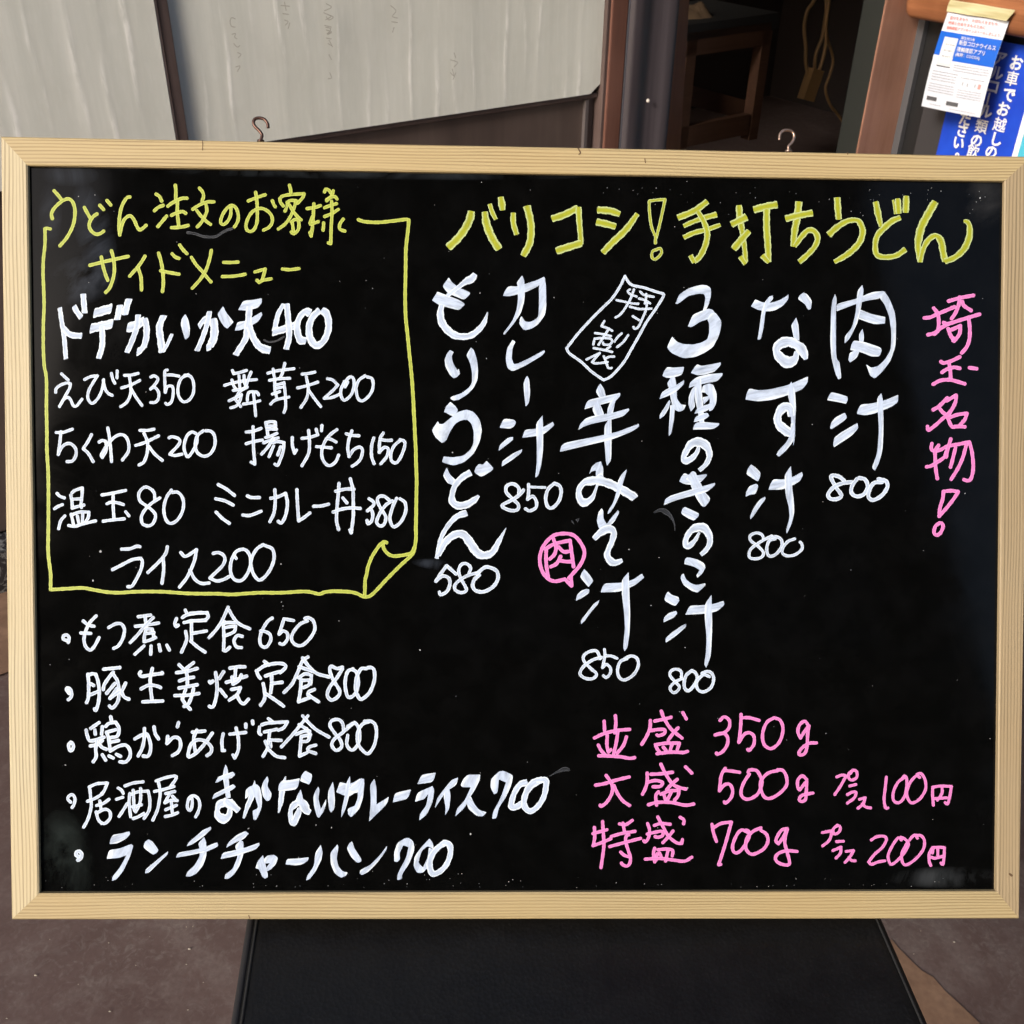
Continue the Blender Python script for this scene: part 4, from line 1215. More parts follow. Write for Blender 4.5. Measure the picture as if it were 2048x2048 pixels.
P 553,1048 590,1090 625,1200 637,1330 630,1440 580,1540 500,1620 400,1680 335,1688 302,1655 330,1635 440,1600 530,1530 565,1470 565,1350 540,1230 497,1145 520,1100
# 850 800 4.829 17 17 0
P 245,18 295,60 318,95 310,120 270,160 195,120 183,118 205,60
P 125,205 140,235 180,230 250,170 320,115 400,92 470,115 530,190 550,290 530,400 470,520 380,600 275,635 165,600 180,545 260,555 370,540 440,480 468,420 472,310 450,230 410,190 350,195 290,230 240,310 205,390 165,418 100,360 65,290
P 210,652 240,720 300,775 270,825 215,800 172,730
440,700,32 370,740,30 300,810,28 265,900,25 265,980,35 320,1020,36 400,1010,34 470,970,30 520,925,14
P 520,618 560,625 595,588 660,655 650,680 545,745 475,700 490,650
400,1090,34 300,1130,26 210,1230,22 150,1350,20 112,1530,18
130,1500,22 200,1370,32 290,1300,36 370,1300,38 430,1370,42 500,1470,42 570,1500,38 650,1470,32 710,1370,24 783,1235,3
@16,16,0 300,1680 210,1600! 150,1680 105,1750! 170,1700 230,1720 240,1780 210,1850 150,1880 140,1855
@15,15,0 425,1675 440,1620 400,1580 350,1590 325,1650 345,1720 400,1830 350,1860 290,1830 300,1770 400,1700 520,1665
@17,17,0 525,1690 480,1730 460,1790 490,1840 570,1850 660,1800 705,1720 690,1650 620,1615 570,1620 500,1680
= menu_lettering|white|broad white brush lettering of curry broth, second column from the left
# 850 520 6 17 17 0
P 1000,315 1110,318 1340,245 1430,200 1445,240 1350,320 1210,385 1110,412 1020,435 935,432 960,370
P 1165,185 1190,240 1200,380 1190,500 1150,640 1060,770 960,890 942,895 945,870 1050,730 1100,600 1115,480 1115,330 1100,270
P 1430,200 1452,300 1455,560 1440,660 1360,770 1280,825 1190,845 1130,770 1140,700 1160,675 1200,740 1270,745 1360,690 1370,500 1365,310
P 1050,960 1085,980 1050,1060 1040,1180 1065,1250 1110,1245 1250,1180 1430,1082 1440,1105 1400,1150 1200,1270 1050,1338 990,1300 968,1190 985,1060
P 1225,1388 1250,1430 1262,1600 1245,1720 1208,1760 1200,1700 1180,1490 1200,1430
# 850 800 4.829 16 16 0
P 760,180 860,190 880,215 860,255 820,278 720,268
P 850,355 850,385 780,440 710,492 722,435 800,365
P 940,475 930,510 840,580 742,642 745,590 860,510
P 965,288 1050,280 1150,260 1235,210 1250,245 1150,330 1060,350 938,365
P 1135,150 1142,300 1140,480 1120,640 1090,735 1065,748 1080,600 1080,420 1070,230
@16,16,0 905,920 905,850 850,810 790,830 785,890 840,950 900,1010 890,1060 820,1065 745,1020 850,960 920,910 950,870
@15,15,0 1000,815 1000,900 990,960! 1040,930 1075,980 1070,1040 1010,1070 970,1050
@12,12,0 1010,840 1160,845
@16,16,0 1250,805 1190,860 1165,950 1185,1030 1230,1040 1290,980 1315,890 1300,830 1250,805
= callout_lettering|pink|pink handwritten character in a round speech balloon
# 850 800 4.829 17 17 0
1390,1720 1500,1590 1540,1480 1510,1390 1440,1310 1350,1290 1240,1310 1150,1400 1110,1510 1120,1620 1170,1710 1250,1750 1350,1730! 1415,1795! 1410,1700
1170,1440 1170,1570 1190,1720
1160,1440 1250,1390 1400,1355! 1420,1500 1435,1610
1240,1340 1265,1420 1250,1490 1205,1535
1290,1420 1340,1465 1400,1460
1310,1510 1270,1580 1215,1610
1300,1550 1360,1560 1410,1560
= badge_lettering|white|white outlined badge with two handwritten characters tilted to the right
# 1090 530 7.667 20 20 0
1225,170! 1150,330 1030,510 880,660 700,840 500,1060 330,1280! 380,1360 560,1490 720,1640 900,1765! 1020,1700 1200,1500 1330,1280 1450,1070 1560,870 1700,670 1815,480 1810,440! 1700,410 1520,350 1340,310 1270,250 1225,170
# 1090 530 7.667 17 17 0
@16,16,0 1305,375 1265,400 1310,450 1405,485
1095,540 1200,560 1340,590 1430,595
1365,375 1300,540 1210,690 1140,770 1080,805
1460,410 1520,460 1665,490
1550,445 1545,540 1530,590
1440,515 1530,540 1610,590
1300,640 1450,675 1630,670
1560,580 1550,680 1480,850 1430,950 1370,980 1355,950
1345,785 1440,845
910,860 865,940! 960,970 1030,1010
765,1045 880,1060 1010,1090
980,975 900,1100 820,1225
760,1130 740,1220
775,1130 880,1120 1000,1130 1030,1170 990,1220 900,1220 890,1190
1175,1050 1110,1110 1065,1175
1275,1075 1200,1180 1105,1260
745,1275 880,1300 1030,1335
1000,1250 920,1310
635,1450 740,1400 840,1350! 780,1420 720,1490! 780,1510 960,1490
900,1400 940,1500 970,1580 1020,1580
1060,1405 980,1410 920,1440
= menu_lettering|white|broad white brush lettering below the tilted badge
# 1100 760 6 17 17 0
P 605,42 650,110 668,190 655,215 590,210 550,140 575,80
P 500,230 680,190 840,155 845,185 790,250 610,295 500,325 412,352 430,290 455,250
P 570,240 610,310 650,410 620,440 540,430 505,345
P 840,158 835,190 780,260 760,370 740,440 685,420 690,350 720,270 770,200
P 945,340 950,365 880,435 700,485 500,525 400,560 340,600 360,530 430,460 520,430 750,395
P 735,460 738,620 735,960 685,1030 670,980 650,700 655,545 700,480
P 1065,525 1068,560 980,620 740,715 400,795 118,862 135,790 190,750 550,680 800,625 1000,550
P 470,1130 500,1040 560,990 610,978 640,1060 635,1170 550,1165 550,1085 500,1095
640,1165,5 600,1160,40 560,1280,14 500,1420,30 400,1470,50 350,1400,38 350,1310,32 400,1240,36 470,1210,48
450,1220,50 560,1205,50 700,1240,52 850,1310,52 1000,1400,50 1020,1415,40
P 920,1070 915,1110 870,1250 840,1370 780,1500 720,1590 690,1608 700,1565 760,1470 800,1330 815,1210 860,1130
P 620,1538 640,1570 640,1660 680,1730 730,1660 815,1560 832,1590 760,1720 640,1790 590,1790 560,1690 580,1590
# 1100 1040 5.337 17 17 0
470,200,26 530,140,36 600,100,44 650,100,40 680,140,34 660,230,30 625,310,28 610,380,34 650,440,40 700,455,34 770,430,20
P 365,522 420,580 465,650 410,715 320,610 340,560
P 420,740 415,780 350,825 275,862 290,795 340,750 390,735
P 525,855 515,890 430,990 370,1075 330,1112 330,1070 400,980 470,890
P 590,675 760,670 880,640 980,572 1005,615 900,700 740,765 540,772 560,710
P 838,555 845,740 855,980 850,1200 825,1360 795,1402 780,1360 800,1150 790,980 765,780 765,640
@16,16,0 535,1480 500,1400 430,1400 365,1440 360,1500 430,1580 495,1640 460,1690 380,1690 320,1640 360,1560 460,1490 550,1465
@15,15,0 580,1380 585,1450 560,1575! 600,1540 645,1580 640,1640 600,1680 570,1660
@15,15,0 590,1450 650,1450 715,1475
@16,16,0 820,1480 750,1510 720,1600 740,1680 800,1705 890,1650 940,1560 930,1480 870,1450 800,1475
= smudge|grey|faint wiped marker smears between the columns
# 1100 760 6 10 10 0
1245,1590,8 1330,1560,22 1400,1590,30 1450,1640,18 1490,1720,8 1500,1810,4
= smudge|grey|faint smear left of the pink balloon
# 1100 760 6 10 10 0
320,1690,20 350,1660,4
= smudge|grey|small faint smear above the pink balloon
# 1100 760 6 10 10 0
260,1690,8 290,1730,4
= menu_lettering|white|broad white brush lettering of three mushroom broth
# 1310 550 6 17 17 0
P 245,345 290,235 400,160 540,120 620,122 670,160 672,250 640,360 610,420 570,440 590,370 605,280 590,230 530,222 400,250 300,330 265,348
P 395,615 450,480 560,430 640,405 690,415 725,465 690,500 620,535 540,560 450,620 410,625
P 625,535 670,460 725,450 790,540 795,600 770,720 700,860 600,930 480,985 340,1000 200,940 140,870 205,740 260,800 340,830 460,835 560,810 630,770 650,690 650,580
P 150,1103 220,1112 345,1102 345,1130 320,1200 200,1235 140,1235 88,1212 110,1150
P 235,1210 255,1300 260,1400 260,1480 310,1555 370,1560 345,1620 285,1642 240,1620 200,1540 180,1440 175,1380 145,1300 190,1230
P 350,1262 345,1310 260,1395 160,1450 52,1490 80,1410 140,1370 240,1330
P 185,1520 165,1600 110,1690 55,1728 55,1680 120,1580 170,1500
P 185,1560 240,1560 225,1740 195,1900 165,1935 165,1850
P 500,1070 560,1092 680,1070 790,1048 785,1085 715,1160 600,1195 510,1205 428,1175
P 810,1178 805,1210 745,1275 600,1300 480,1330 405,1355 420,1290 500,1225 640,1190
P 540,1320 480,1380 470,1500 480,1580 430,1640 400,1560 405,1460 440,1370 500,1310
P 570,1330 650,1300 700,1320 740,1430 735,1540 690,1620 650,1635 640,1580 660,1510 640,1450 600,1410 560,1410 
P 550,1240 560,1400 580,1600 590,1770 530,1770 515,1650 480,1500 480,1370 500,1290
P 570,1470 650,1450 640,1500 580,1555
P 570,1570 680,1540 700,1580 600,1640 470,1665 500,1610
P 560,1660 630,1655 650,1695 590,1735 465,1768 480,1710
P 490,1775 560,1762 770,1780 765,1805 700,1850 455,1855 465,1810
# 1300 850 6 17 17 0
585,260,18 560,330,26 500,400,34 430,430,42 400,400,32 430,320,36 490,230,46 570,205,56 650,230,56 700,300,42 710,380,34 670,470,28 590,545,24
P 410,577 480,605 560,605 680,590 680,610 600,695 480,718 400,705 350,678 375,620
P 510,552 550,570 570,640 620,720 660,810 718,870 715,910 660,980 620,975 550,870 500,760 475,680 430,650 470,590
P 780,692 775,725 680,805 500,850 300,905 165,962 180,890 250,845 450,785 600,745
P 415,980 480,1010 585,1060 585,1090 525,1150 450,1115 372,1065 385,1010
590,1290,14 540,1380,24 470,1450,34 430,1450,34 430,1370,32 480,1280,36 560,1230,50 650,1240,54 710,1330,40 715,1420,32 670,1500,28 610,1555,26
P 410,1668 420,1605 450,1585 560,1610 650,1660 665,1710 620,1790 565,1832 555,1800 595,1740 520,1695
P 400,1780 430,1850 490,1900 560,1920 660,1898 665,1920 610,1975 570,2010 500,1990 400,1920 365,1840 375,1800
# 1100 1040 5.337 17 17 0
P 1258,763 1300,800 1370,820 1380,860 1340,918 1280,895 1218,855 1235,795
P 1345,968 1358,995 1320,1040 1210,1092 1215,1040 1270,990
P 1450,1107 1450,1140 1350,1230 1235,1308 1232,1260 1300,1200 1400,1130
P 1490,912 1620,910 1750,895 1850,862 1862,905 1780,975 1640,1000 1443,1010
P 1722,797 1728,1000 1728,1200 1715,1450 1665,1578 1645,1540 1665,1400 1670,1250 1650,1050 1650,900
@15,15,0 1400,1690 1400,1620 1350,1590 1290,1610 1280,1660 1330,1720 1380,1780 1350,1830 1310,1840 1280,1790 1330,1730 1410,1690
@17,17,0 1505,1610 1450,1660 1430,1740 1440,1800 1480,1820 1530,1770 1570,1690 1550,1630 1510,1605
@16,16,0 1700,1670 1640,1650 1580,1700 1560,1760 1590,1820 1650,1830 1720,1780 1745,1690 1720,1630 1670,1615 1620,1635
= menu_lettering|white|broad white brush lettering of eggplant broth
# 1310 550 6 17 17 0
P 1203,293 1290,330 1400,335 1500,300 1575,255 1600,230 1600,290 1540,365 1440,425 1340,438 1230,418 1150,375
P 1410,245 1418,285 1360,350 1325,440 1300,640 1270,770 1230,778 1250,650 1280,430 1320,320 1370,260
P 1780,210 1830,235 1882,310 1870,410 1835,418 1800,350 1715,290 1730,250
P 1693,510 1720,600 1730,720 1730,790 1665,760 1650,680 1632,605
1700,920,26 1680,1000,44 1600,1050,70 1500,990,60 1455,900,44 1500,830,60 1600,800,60 1700,840,55 1770,910,60 1810,1010,26
P 1130,1360 1240,1385 1400,1370 1600,1320 1835,1218 1830,1290 1770,1370 1600,1440 1400,1500 1230,1517 1085,1495 1100,1420
P 1635,1278 1680,1400 1690,1600 1680,1760 1678,1950 1660,2050 1640,1850 1620,1560 1590,1420 1600,1340
1635,1690,40 1610,1600,50 1540,1590,58 1475,1680,44 1480,1780,50 1560,1860,60 1650,1920,36
# 1300 850 6 17 17 0
P 1690,-20 1740,-20 1740,80 1715,200 1630,310 1545,380 1515,355 1540,310 1640,200 1680,120
P 1213,472 1265,510 1325,570 1320,620 1295,678 1230,640 1155,590 1175,520
P 1275,702 1300,730 1265,828 1200,835 1145,860 1155,800 1190,735
P 1380,858 1385,890 1330,960 1250,1080 1205,1132 1200,1090 1240,1000 1310,900
P 1478,650 1620,655 1730,615 1820,563 1835,600 1800,670 1720,720 1580,775 1420,778 1440,715
P 1688,492 1698,580 1705,760 1725,920 1730,1050 1700,1180 1640,1305 1630,1265 1675,1110 1665,980 1630,860 1615,720 1615,600
@17,17,0 1365,1375 1340,1315 1270,1295 1200,1330 1210,1390 1290,1450 1360,1530 1330,1590 1240,1605 1190,1580 1200,1500 1280,1430 1380,1370 1460,1330
@18,18,0 1500,1365 1430,1390 1400,1470 1410,1550 1450,1575 1520,1540 1580,1450 1570,1370 1510,1340 1470,1345
@17,17,0 1735,1365 1650,1400 1590,1480 1590,1540 1650,1570 1740,1555 1820,1490 1820,1430 1800,1405
= menu_lettering|white|broad white brush lettering of meat broth, the rightmost white column
# 1460 560 4.182 17 17 0
P 878,118 892,160 885,260 885,560 890,660 915,685 932,820 905,832 880,780 850,660 838,520 845,260 855,170
P 890,200 1050,160 1190,100 1290,93 1300,120 1250,155 1130,175 1000,220 890,262
P 1290,95 1330,150 1375,260 1388,350 1385,550 1340,680 1270,770 1210,825 1170,800 1138,705 1180,735 1240,720 1300,660 1345,580 1350,440 1330,300 1290,200 1250,150
P 1105,42 1118,90 1095,230 1065,360 1000,490 958,532 960,470 1020,400 1050,280 1065,90
P 1090,248 1180,285 1298,310 1295,365 1200,370 1075,325
P 1108,408 1120,470 1115,520 1080,520 1078,455
P 1035,505 1130,520 1260,565 1268,590 1250,640 1180,640 1100,605 1005,585 1015,540
P 1085,590 1060,650 1005,690 988,670 1000,610 1040,590
P 850,938 920,955 980,975 985,1000 970,1035 900,1020 812,1005 830,960
P 960,1110 978,1150 950,1180 850,1248 835,1240 845,1195 880,1150
P 1065,1195 1072,1240 1020,1300 870,1398 862,1380 870,1320 920,1280
P 1095,1040 1180,1035 1300,1005 1405,960 1405,1020 1350,1060 1200,1120 1120,1132 1060,1120 1070,1080
P 1265,945 1280,1020 1282,1250 1275,1420 1245,1530 1210,1595 1185,1570 1230,1450 1245,1250 1235,1100 1228,990
@16,16,0 955,1680 910,1645 850,1635 850,1670 890,1740 930,1800 900,1830 840,1830 820,1790 870,1730 940,1700 1015,1690
@16,16,0 1060,1665 1020,1720 1015,1780 1060,1810 1120,1790 1150,1730 1130,1670 1080,1655
@16,16,0 1270,1690 1200,1700 1160,1770 1160,1820 1200,1840 1270,1800 1315,1730 1300,1680 1240,1665
= slogan_lettering|pink|pink handwritten vertical words at the far right of the panel
# 1800 570 7.433 27 27 0
360,490 450,480 560,430 810,325
500,345 560,430 575,560 560,680 510,730
415,740 520,710 620,630 700,590 740,570
720,240 900,190 1090,155
885,180 870,300 820,420 765,500
925,245 950,310 1055,380
645,560 720,575 900,520 1180,435
1020,500 1035,650 1030,800 990,920 915,1010
715,650 740,730 795,830! 800,790 790,830
735,675 800,650 895,605! 880,730 800,835
605,1140 650,1160 760,1130 885,1070
725,1150 745,1290 750,1400
620,1300 700,1250 800,1225 885,1240
490,1475 600,1420 740,1410 860,1440 960,1470
1030,1230 1135,1245
490,1855 580,1800 700,1680
690,1720 830,1640! 820,1740 760,1860 680,1950
580,1830 640,1900 740,1950
# 1800 820 7.433 26 26 0
740,40 640,120 530,220 420,300 405,245
700,110 760,240 800,255
740,110 850,70 990,50! 960,140 890,220
770,250 850,245 960,250
470,500 460,570 500,610 600,590 700,540 860,510 1025,475! 1060,600 1080,750 1080,900 1050,1020 1000,1050 945,1035
570,525 520,600 520,740 530,900 550,1020
390,845 460,830 560,770 660,700! 690,600
750,430 710,560 680,700
820,560 780,720 745,850
980,520 930,700 860,860 755,1030
640,1210 760,1200 860,1215! 800,1310 700,1440 575,1580! 590,1450 630,1320 640,1215
580,1680 520,1730 500,1820 540,1860 600,1820 635,1730 610,1680 575,1680
= size_lettering|pink|pink handwritten line for the regular portion of 350 grams
# 1170 1400 6.397 21 21 0
245,270 252,420
388,200 395,300 380,420
120,485 240,430 400,390 570,375
285,450 280,580 300,665! 330,635
420,400 400,540 365,690
170,575 210,650 260,700
530,470 490,580 410,680
175,712 300,715 450,725 570,745 635,735
890,268 1000,245 1100,220
975,140 1010,230 1100,370 1240,485
1190,355 1130,420 1065,510
835,260 830,350 790,460 725,565
830,390 940,375 1020,380 1010,430 940,455 920,445
1250,160 1295,240
900,570 920,620 950,660
910,570 1040,550 1205,550! 1180,630
1000,600 1040,650
1110,570 1090,640
920,685 1100,665 1250,670 1310,655
# 1400 1400 5.682 18 18 0
225,230 275,190 330,230 330,310 270,370 170,395! 260,375 310,420 310,500 260,580 195,615 185,600
465,160 460,300 440,480! 500,390 560,370 610,410 610,500 560,570 540,560
480,200 560,200 670,230
840,200 760,250 715,350 710,450 740,520 810,550 890,490 930,400 940,310 910,230 860,205
1235,300 1190,240 1130,280 1110,360 1140,430! 1190,350 1235,290! 1220,400 1215,520 1190,600 1140,625 1120,600 1160,540 1240,490 1320,485
= size_lettering|pink|pink handwritten line for the large portion of 500 grams
# 1170 1560 6.397 21 21 0
135,65 250,45 400,0 565,-40
270,-60 320,10 350,80 340,180 270,290 205,335 195,320
370,70 420,180 490,270 570,325
840,-75 960,-80 1120,-100
970,-205 1020,-100 1110,40 1190,90 1290,115
1180,-10 1110,50 1045,120
795,-90 795,20 770,110 735,180
790,30 900,5 990,30 960,80 870,85
1285,-170 1365,-90
940,150 905,200 915,320
970,180 1080,140 1200,130! 1190,200 1145,255
1010,190 1035,270
1100,160 1050,260
810,315 920,285 1100,285 1280,320 1390,305
# 1400 1400 5.682 18 18 0
285,775 240,860 220,1030! 280,960 340,960 370,1030 350,1110 290,1170 275,1155
280,800 350,805 450,820
545,820 560,795 640,800 690,880 700,960 650,1070 550,1125 480,1100 465,1030 500,930 560,840
880,800 770,830 690,920 690,1010 730,1100 800,1115 900,1060 980,970 980,870 940,800 880,790
1210,900 1160,860 1110,910 1110,990 1130,1020! 1210,920! 1205,1040 1195,1130 1150,1150 1125,1130 1160,1080 1280,1055
# 1630 1520 6.397 18 18 0
275,215 340,190 395,200! 330,320 250,440
490,125 430,170 430,230 470,255 530,220 530,150 485,125 450,170
440,330 520,310
410,440 470,410 520,410 500,480 410,550
565,500 640,480! 610,560 545,615
600,560 650,600 710,610
910,215 895,350 880,500 900,610 930,610
1110,240 1140,200 1170,240 1160,400 1120,500 1060,545 1000,510 1000,400 1060,280 1140,220
1335,220 1290,200 1210,290 1170,420 1200,520 1250,545 1340,490 1410,370 1400,240 1350,170 1300,180
1500,350 1500,450 1510,575
1500,345 1600,330 1740,335! 1720,460 1690,560 1660,540
1620,345 1620,420 1560,510
1520,490 1680,480
= size_lettering|pink|pink handwritten line for the extra large portion of 700 grams
# 1170 1560 6.397 20 20 0
225,530 235,700 240,850 205,1120
120,605 125,720 105,840
100,685 190,660 280,635
100,840 210,800 330,750
440,560 520,570 605,515
485,550 505,660
335,720 480,680 640,655
560,700 525,720 520,790 550,890 580,990 570,1070 530,1100 480,1080 465,1060
315,850 500,800 710,745
455,920 500,960 560,980
800,555 825,640 810,740 770,790 750,775
885,580 970,555 1090,565
930,470 1000,600 1070,720 1170,800 1235,810! 1245,760
1125,650 1070,720 995,800
795,690 900,665 990,655 990,710 930,730 895,720
1215,475 1265,510 1260,560
890,870 875,940 890,1045
930,890 1050,880 1120,900 1115,970
950,930 980,990
1060,900 1030,1035
910,1020 920,940
770,1010 950,1000 1120,1020 1270,1035 1365,985
# 1400 1400 5.682 18 18 0
135,1410 150,1500 185,1605
150,1450 240,1400 355,1385! 290,1620 210,1870! 235,1865
540,1500 470,1475 410,1540 370,1650 380,1720 430,1730 500,1660 560,1540 550,1490 520,1475
690,1450 600,1490 530,1570 520,1680 560,1740 620,1745 720,1690 770,1600 750,1520 690,1480
990,1460 920,1480 860,1590 890,1630! 940,1560 990,1460! 960,1600 980,1700 1015,1850 960,1870 880,1840 855,1790 890,1740 980,1710 1100,1718
# 1630 1520 6.397 18 18 0
90,925 220,900! 180,1020 95,1095
285,830 230,880 240,940 290,930 320,880 310,840 270,840
270,1040 360,1035
225,1155 330,1110! 320,1190 265,1250
395,1165 490,1155! 440,1240 380,1305
430,1240 460,1280 510,1285
715,1020 780,980 870,970 910,1010 860,1110 760,1200 680,1300! 720,1330 800,1300 890,1285
1100,1020 1060,990 980,1100 930,1220 950,1310 980,1330 1050,1280 1130,1190 1190,1080 1150,1010 1090,985
1310,1000 1270,960 1180,1060 1110,1200 1120,1310 1170,1340 1280,1270 1380,1150 1400,1040 1360,970 1280,960
1500,1120 1460,1200 1460,1290 1480,1350
1500,1120 1580,1115 1655,1120! 1650,1230 1635,1335 1610,1315
1570,1130 1570,1220
1480,1240 1540,1255 1630,1230
1500,1190 1510,1140
"""
# ------------------------------------------------------------------ menu board
MBd = Matrix(((bxv.x, byv.x, bz.x, bo.x), (bxv.y, byv.y, bz.y, bo.y), (bxv.z, byv.z, bz.z, bo.z), (0, 0, 0, 1)))
iMBd = MBd.inverted()
bd = thing('menu_board', 'large black menu board in a pale pine frame covered with coloured Japanese handwriting', 'menu board', MBd)
REC = .0032                                    # the panel lies this far behind the frame face
def bp(px, py, z=-REC):                        # pixel -> board coordinates on the panel plane
    p0 = bo + bz * z
    return iMBd @ hit(px, py, p0, bz)
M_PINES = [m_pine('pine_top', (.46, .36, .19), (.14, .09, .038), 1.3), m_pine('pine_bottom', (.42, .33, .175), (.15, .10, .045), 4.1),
           m_pine('pine_left_lit', (.53, .45, .29), (.16, .12, .06), 7.7), m_pine('pine_right_shaded', (.36, .275, .165), (.13, .10, .055), 9.2)]  # left rail lighter, right darker: light from the left put into the colour
def pc(px, py, z=0.0):
    return bp(px, py, z)
IN = [pc(54.3, 330.4), pc(2010, 362), pc(1993, 1782.6), pc(78, 1787)]
OUT = [pc(1.0, 272.5), pc(2063, 313), pc(2039.5, 1837.7), pc(22.8, 1839.5)]
def rail_obj(a, b, m, label):
    i0, i1, o0, o1 = IN[a], IN[b], OUT[a], OUT[b]
    L = (o1 - o0).normalized(); n = Vector((0, 0, 1)).cross(L); 
    if (i0 - o0).dot(n) < 0: n = -n
    vs, fs, uv = [], [], []
    bev = .0008
    N = 24
    prof_ = [(0, -TH), (0, -bev), (bev, 0), (1 - bev / FW * 1, 0), (1, -bev * .7), (1, -TH * .8)]
    for kx in range(N + 1):
        t = kx / N
        O, I = o0.lerp(o1, t), i0.lerp(i1, t)
        wdt = (I - O).length
        for (s_, z) in prof_:
            ss = s_ if s_ in (0, 1) else (s_ / FW if s_ < .5 else s_)
            p = O.lerp(I, ss); vs.append((p.x, p.y, z)); 
            q_ = p - o0
            uv.append((q_.dot(L), q_.dot(n) - z * .3))
    n_ = len(prof_)
    for kx in range(N):
        for i_ in range(n_ - 1):
            a_ = kx * n_ + i_; fs.append((a_, a_ + 1, a_ + n_ + 1, a_ + n_))
    fs.append(tuple(range(n_))); fs.append(tuple(range(N * n_, N * n_ + n_))[::-1])
    me = mesh('frame_rail', vs, fs, False, uv)
    return link('frame_rail', me, m, bd, label=label)
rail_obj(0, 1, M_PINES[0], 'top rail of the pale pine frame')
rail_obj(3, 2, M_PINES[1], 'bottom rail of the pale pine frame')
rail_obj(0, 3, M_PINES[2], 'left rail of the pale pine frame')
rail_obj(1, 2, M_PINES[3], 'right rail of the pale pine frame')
# panel
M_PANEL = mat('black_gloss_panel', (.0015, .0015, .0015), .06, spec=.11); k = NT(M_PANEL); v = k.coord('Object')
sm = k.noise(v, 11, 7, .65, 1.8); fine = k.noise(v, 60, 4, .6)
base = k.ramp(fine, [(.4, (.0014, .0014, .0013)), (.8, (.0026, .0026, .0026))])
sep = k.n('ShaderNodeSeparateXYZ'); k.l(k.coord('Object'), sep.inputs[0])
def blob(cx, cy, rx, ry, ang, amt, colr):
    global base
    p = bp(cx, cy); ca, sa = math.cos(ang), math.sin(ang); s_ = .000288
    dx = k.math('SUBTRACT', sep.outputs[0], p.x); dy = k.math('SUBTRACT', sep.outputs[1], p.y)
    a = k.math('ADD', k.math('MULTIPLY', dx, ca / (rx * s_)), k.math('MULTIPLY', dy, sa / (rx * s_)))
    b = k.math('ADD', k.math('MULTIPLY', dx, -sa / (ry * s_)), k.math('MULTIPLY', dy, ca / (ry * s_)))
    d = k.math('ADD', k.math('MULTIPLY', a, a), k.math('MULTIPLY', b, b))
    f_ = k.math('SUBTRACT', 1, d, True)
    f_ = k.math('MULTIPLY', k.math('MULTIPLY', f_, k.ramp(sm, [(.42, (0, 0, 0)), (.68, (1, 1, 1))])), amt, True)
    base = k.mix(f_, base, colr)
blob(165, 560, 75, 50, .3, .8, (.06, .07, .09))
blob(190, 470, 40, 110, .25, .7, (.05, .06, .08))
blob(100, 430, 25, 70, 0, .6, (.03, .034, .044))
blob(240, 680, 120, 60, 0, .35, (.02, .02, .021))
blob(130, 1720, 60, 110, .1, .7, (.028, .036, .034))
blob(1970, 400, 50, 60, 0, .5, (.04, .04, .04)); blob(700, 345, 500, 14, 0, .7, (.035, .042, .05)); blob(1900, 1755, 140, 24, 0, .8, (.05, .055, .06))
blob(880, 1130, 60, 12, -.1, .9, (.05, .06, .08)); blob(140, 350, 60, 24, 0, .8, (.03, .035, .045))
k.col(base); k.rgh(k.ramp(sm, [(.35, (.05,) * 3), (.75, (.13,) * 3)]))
pi = [p.copy() for p in IN]
ctr = sum(pi, Vector()) / 4
vs = [(ctr.x + (p.x - ctr.x) * 1.012, ctr.y + (p.y - ctr.y) * 1.012, z) for z in (-REC, -REC - .004) for p in pi]
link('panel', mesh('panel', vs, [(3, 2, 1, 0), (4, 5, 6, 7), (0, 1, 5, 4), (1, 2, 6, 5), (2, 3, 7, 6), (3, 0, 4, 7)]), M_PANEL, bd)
# hooks
def hook(pts, m, label):
    z = -.008
    P3 = []
    for x, y in pts:
        p = bp(x, y, z); P3.append((p.x, p.y, z))
    h = tube('hook', m, bd, P3, .00092, 10, 6, label=label)
    b = P3[0]
    c_ = tube('collar', m, h, [(b[0], b[1] + .0002, z), (b[0], b[1] + .0007, z), (b[0], b[1] + .0013, z)], .0021, 12, 2)
g1 = [(521.5, 285), (523, 276), (524, 270), (519, 262), (510, 253), (507, 245), (510, 238), (519, 236), (529, 239), (535, 247), (536.5, 256)]
g2 = [(1577, 305), (1577, 298), (1577.5, 292), (1585, 284), (1588.5, 274), (1586, 265), (1578, 260.5), (1568, 261), (1561, 267), (1559, 276), (1559, 280)]
hook(g1, M_HOOK, 'brown hook left of the middle'); hook(g2, M_HOOK2, 'paler hook at the right')

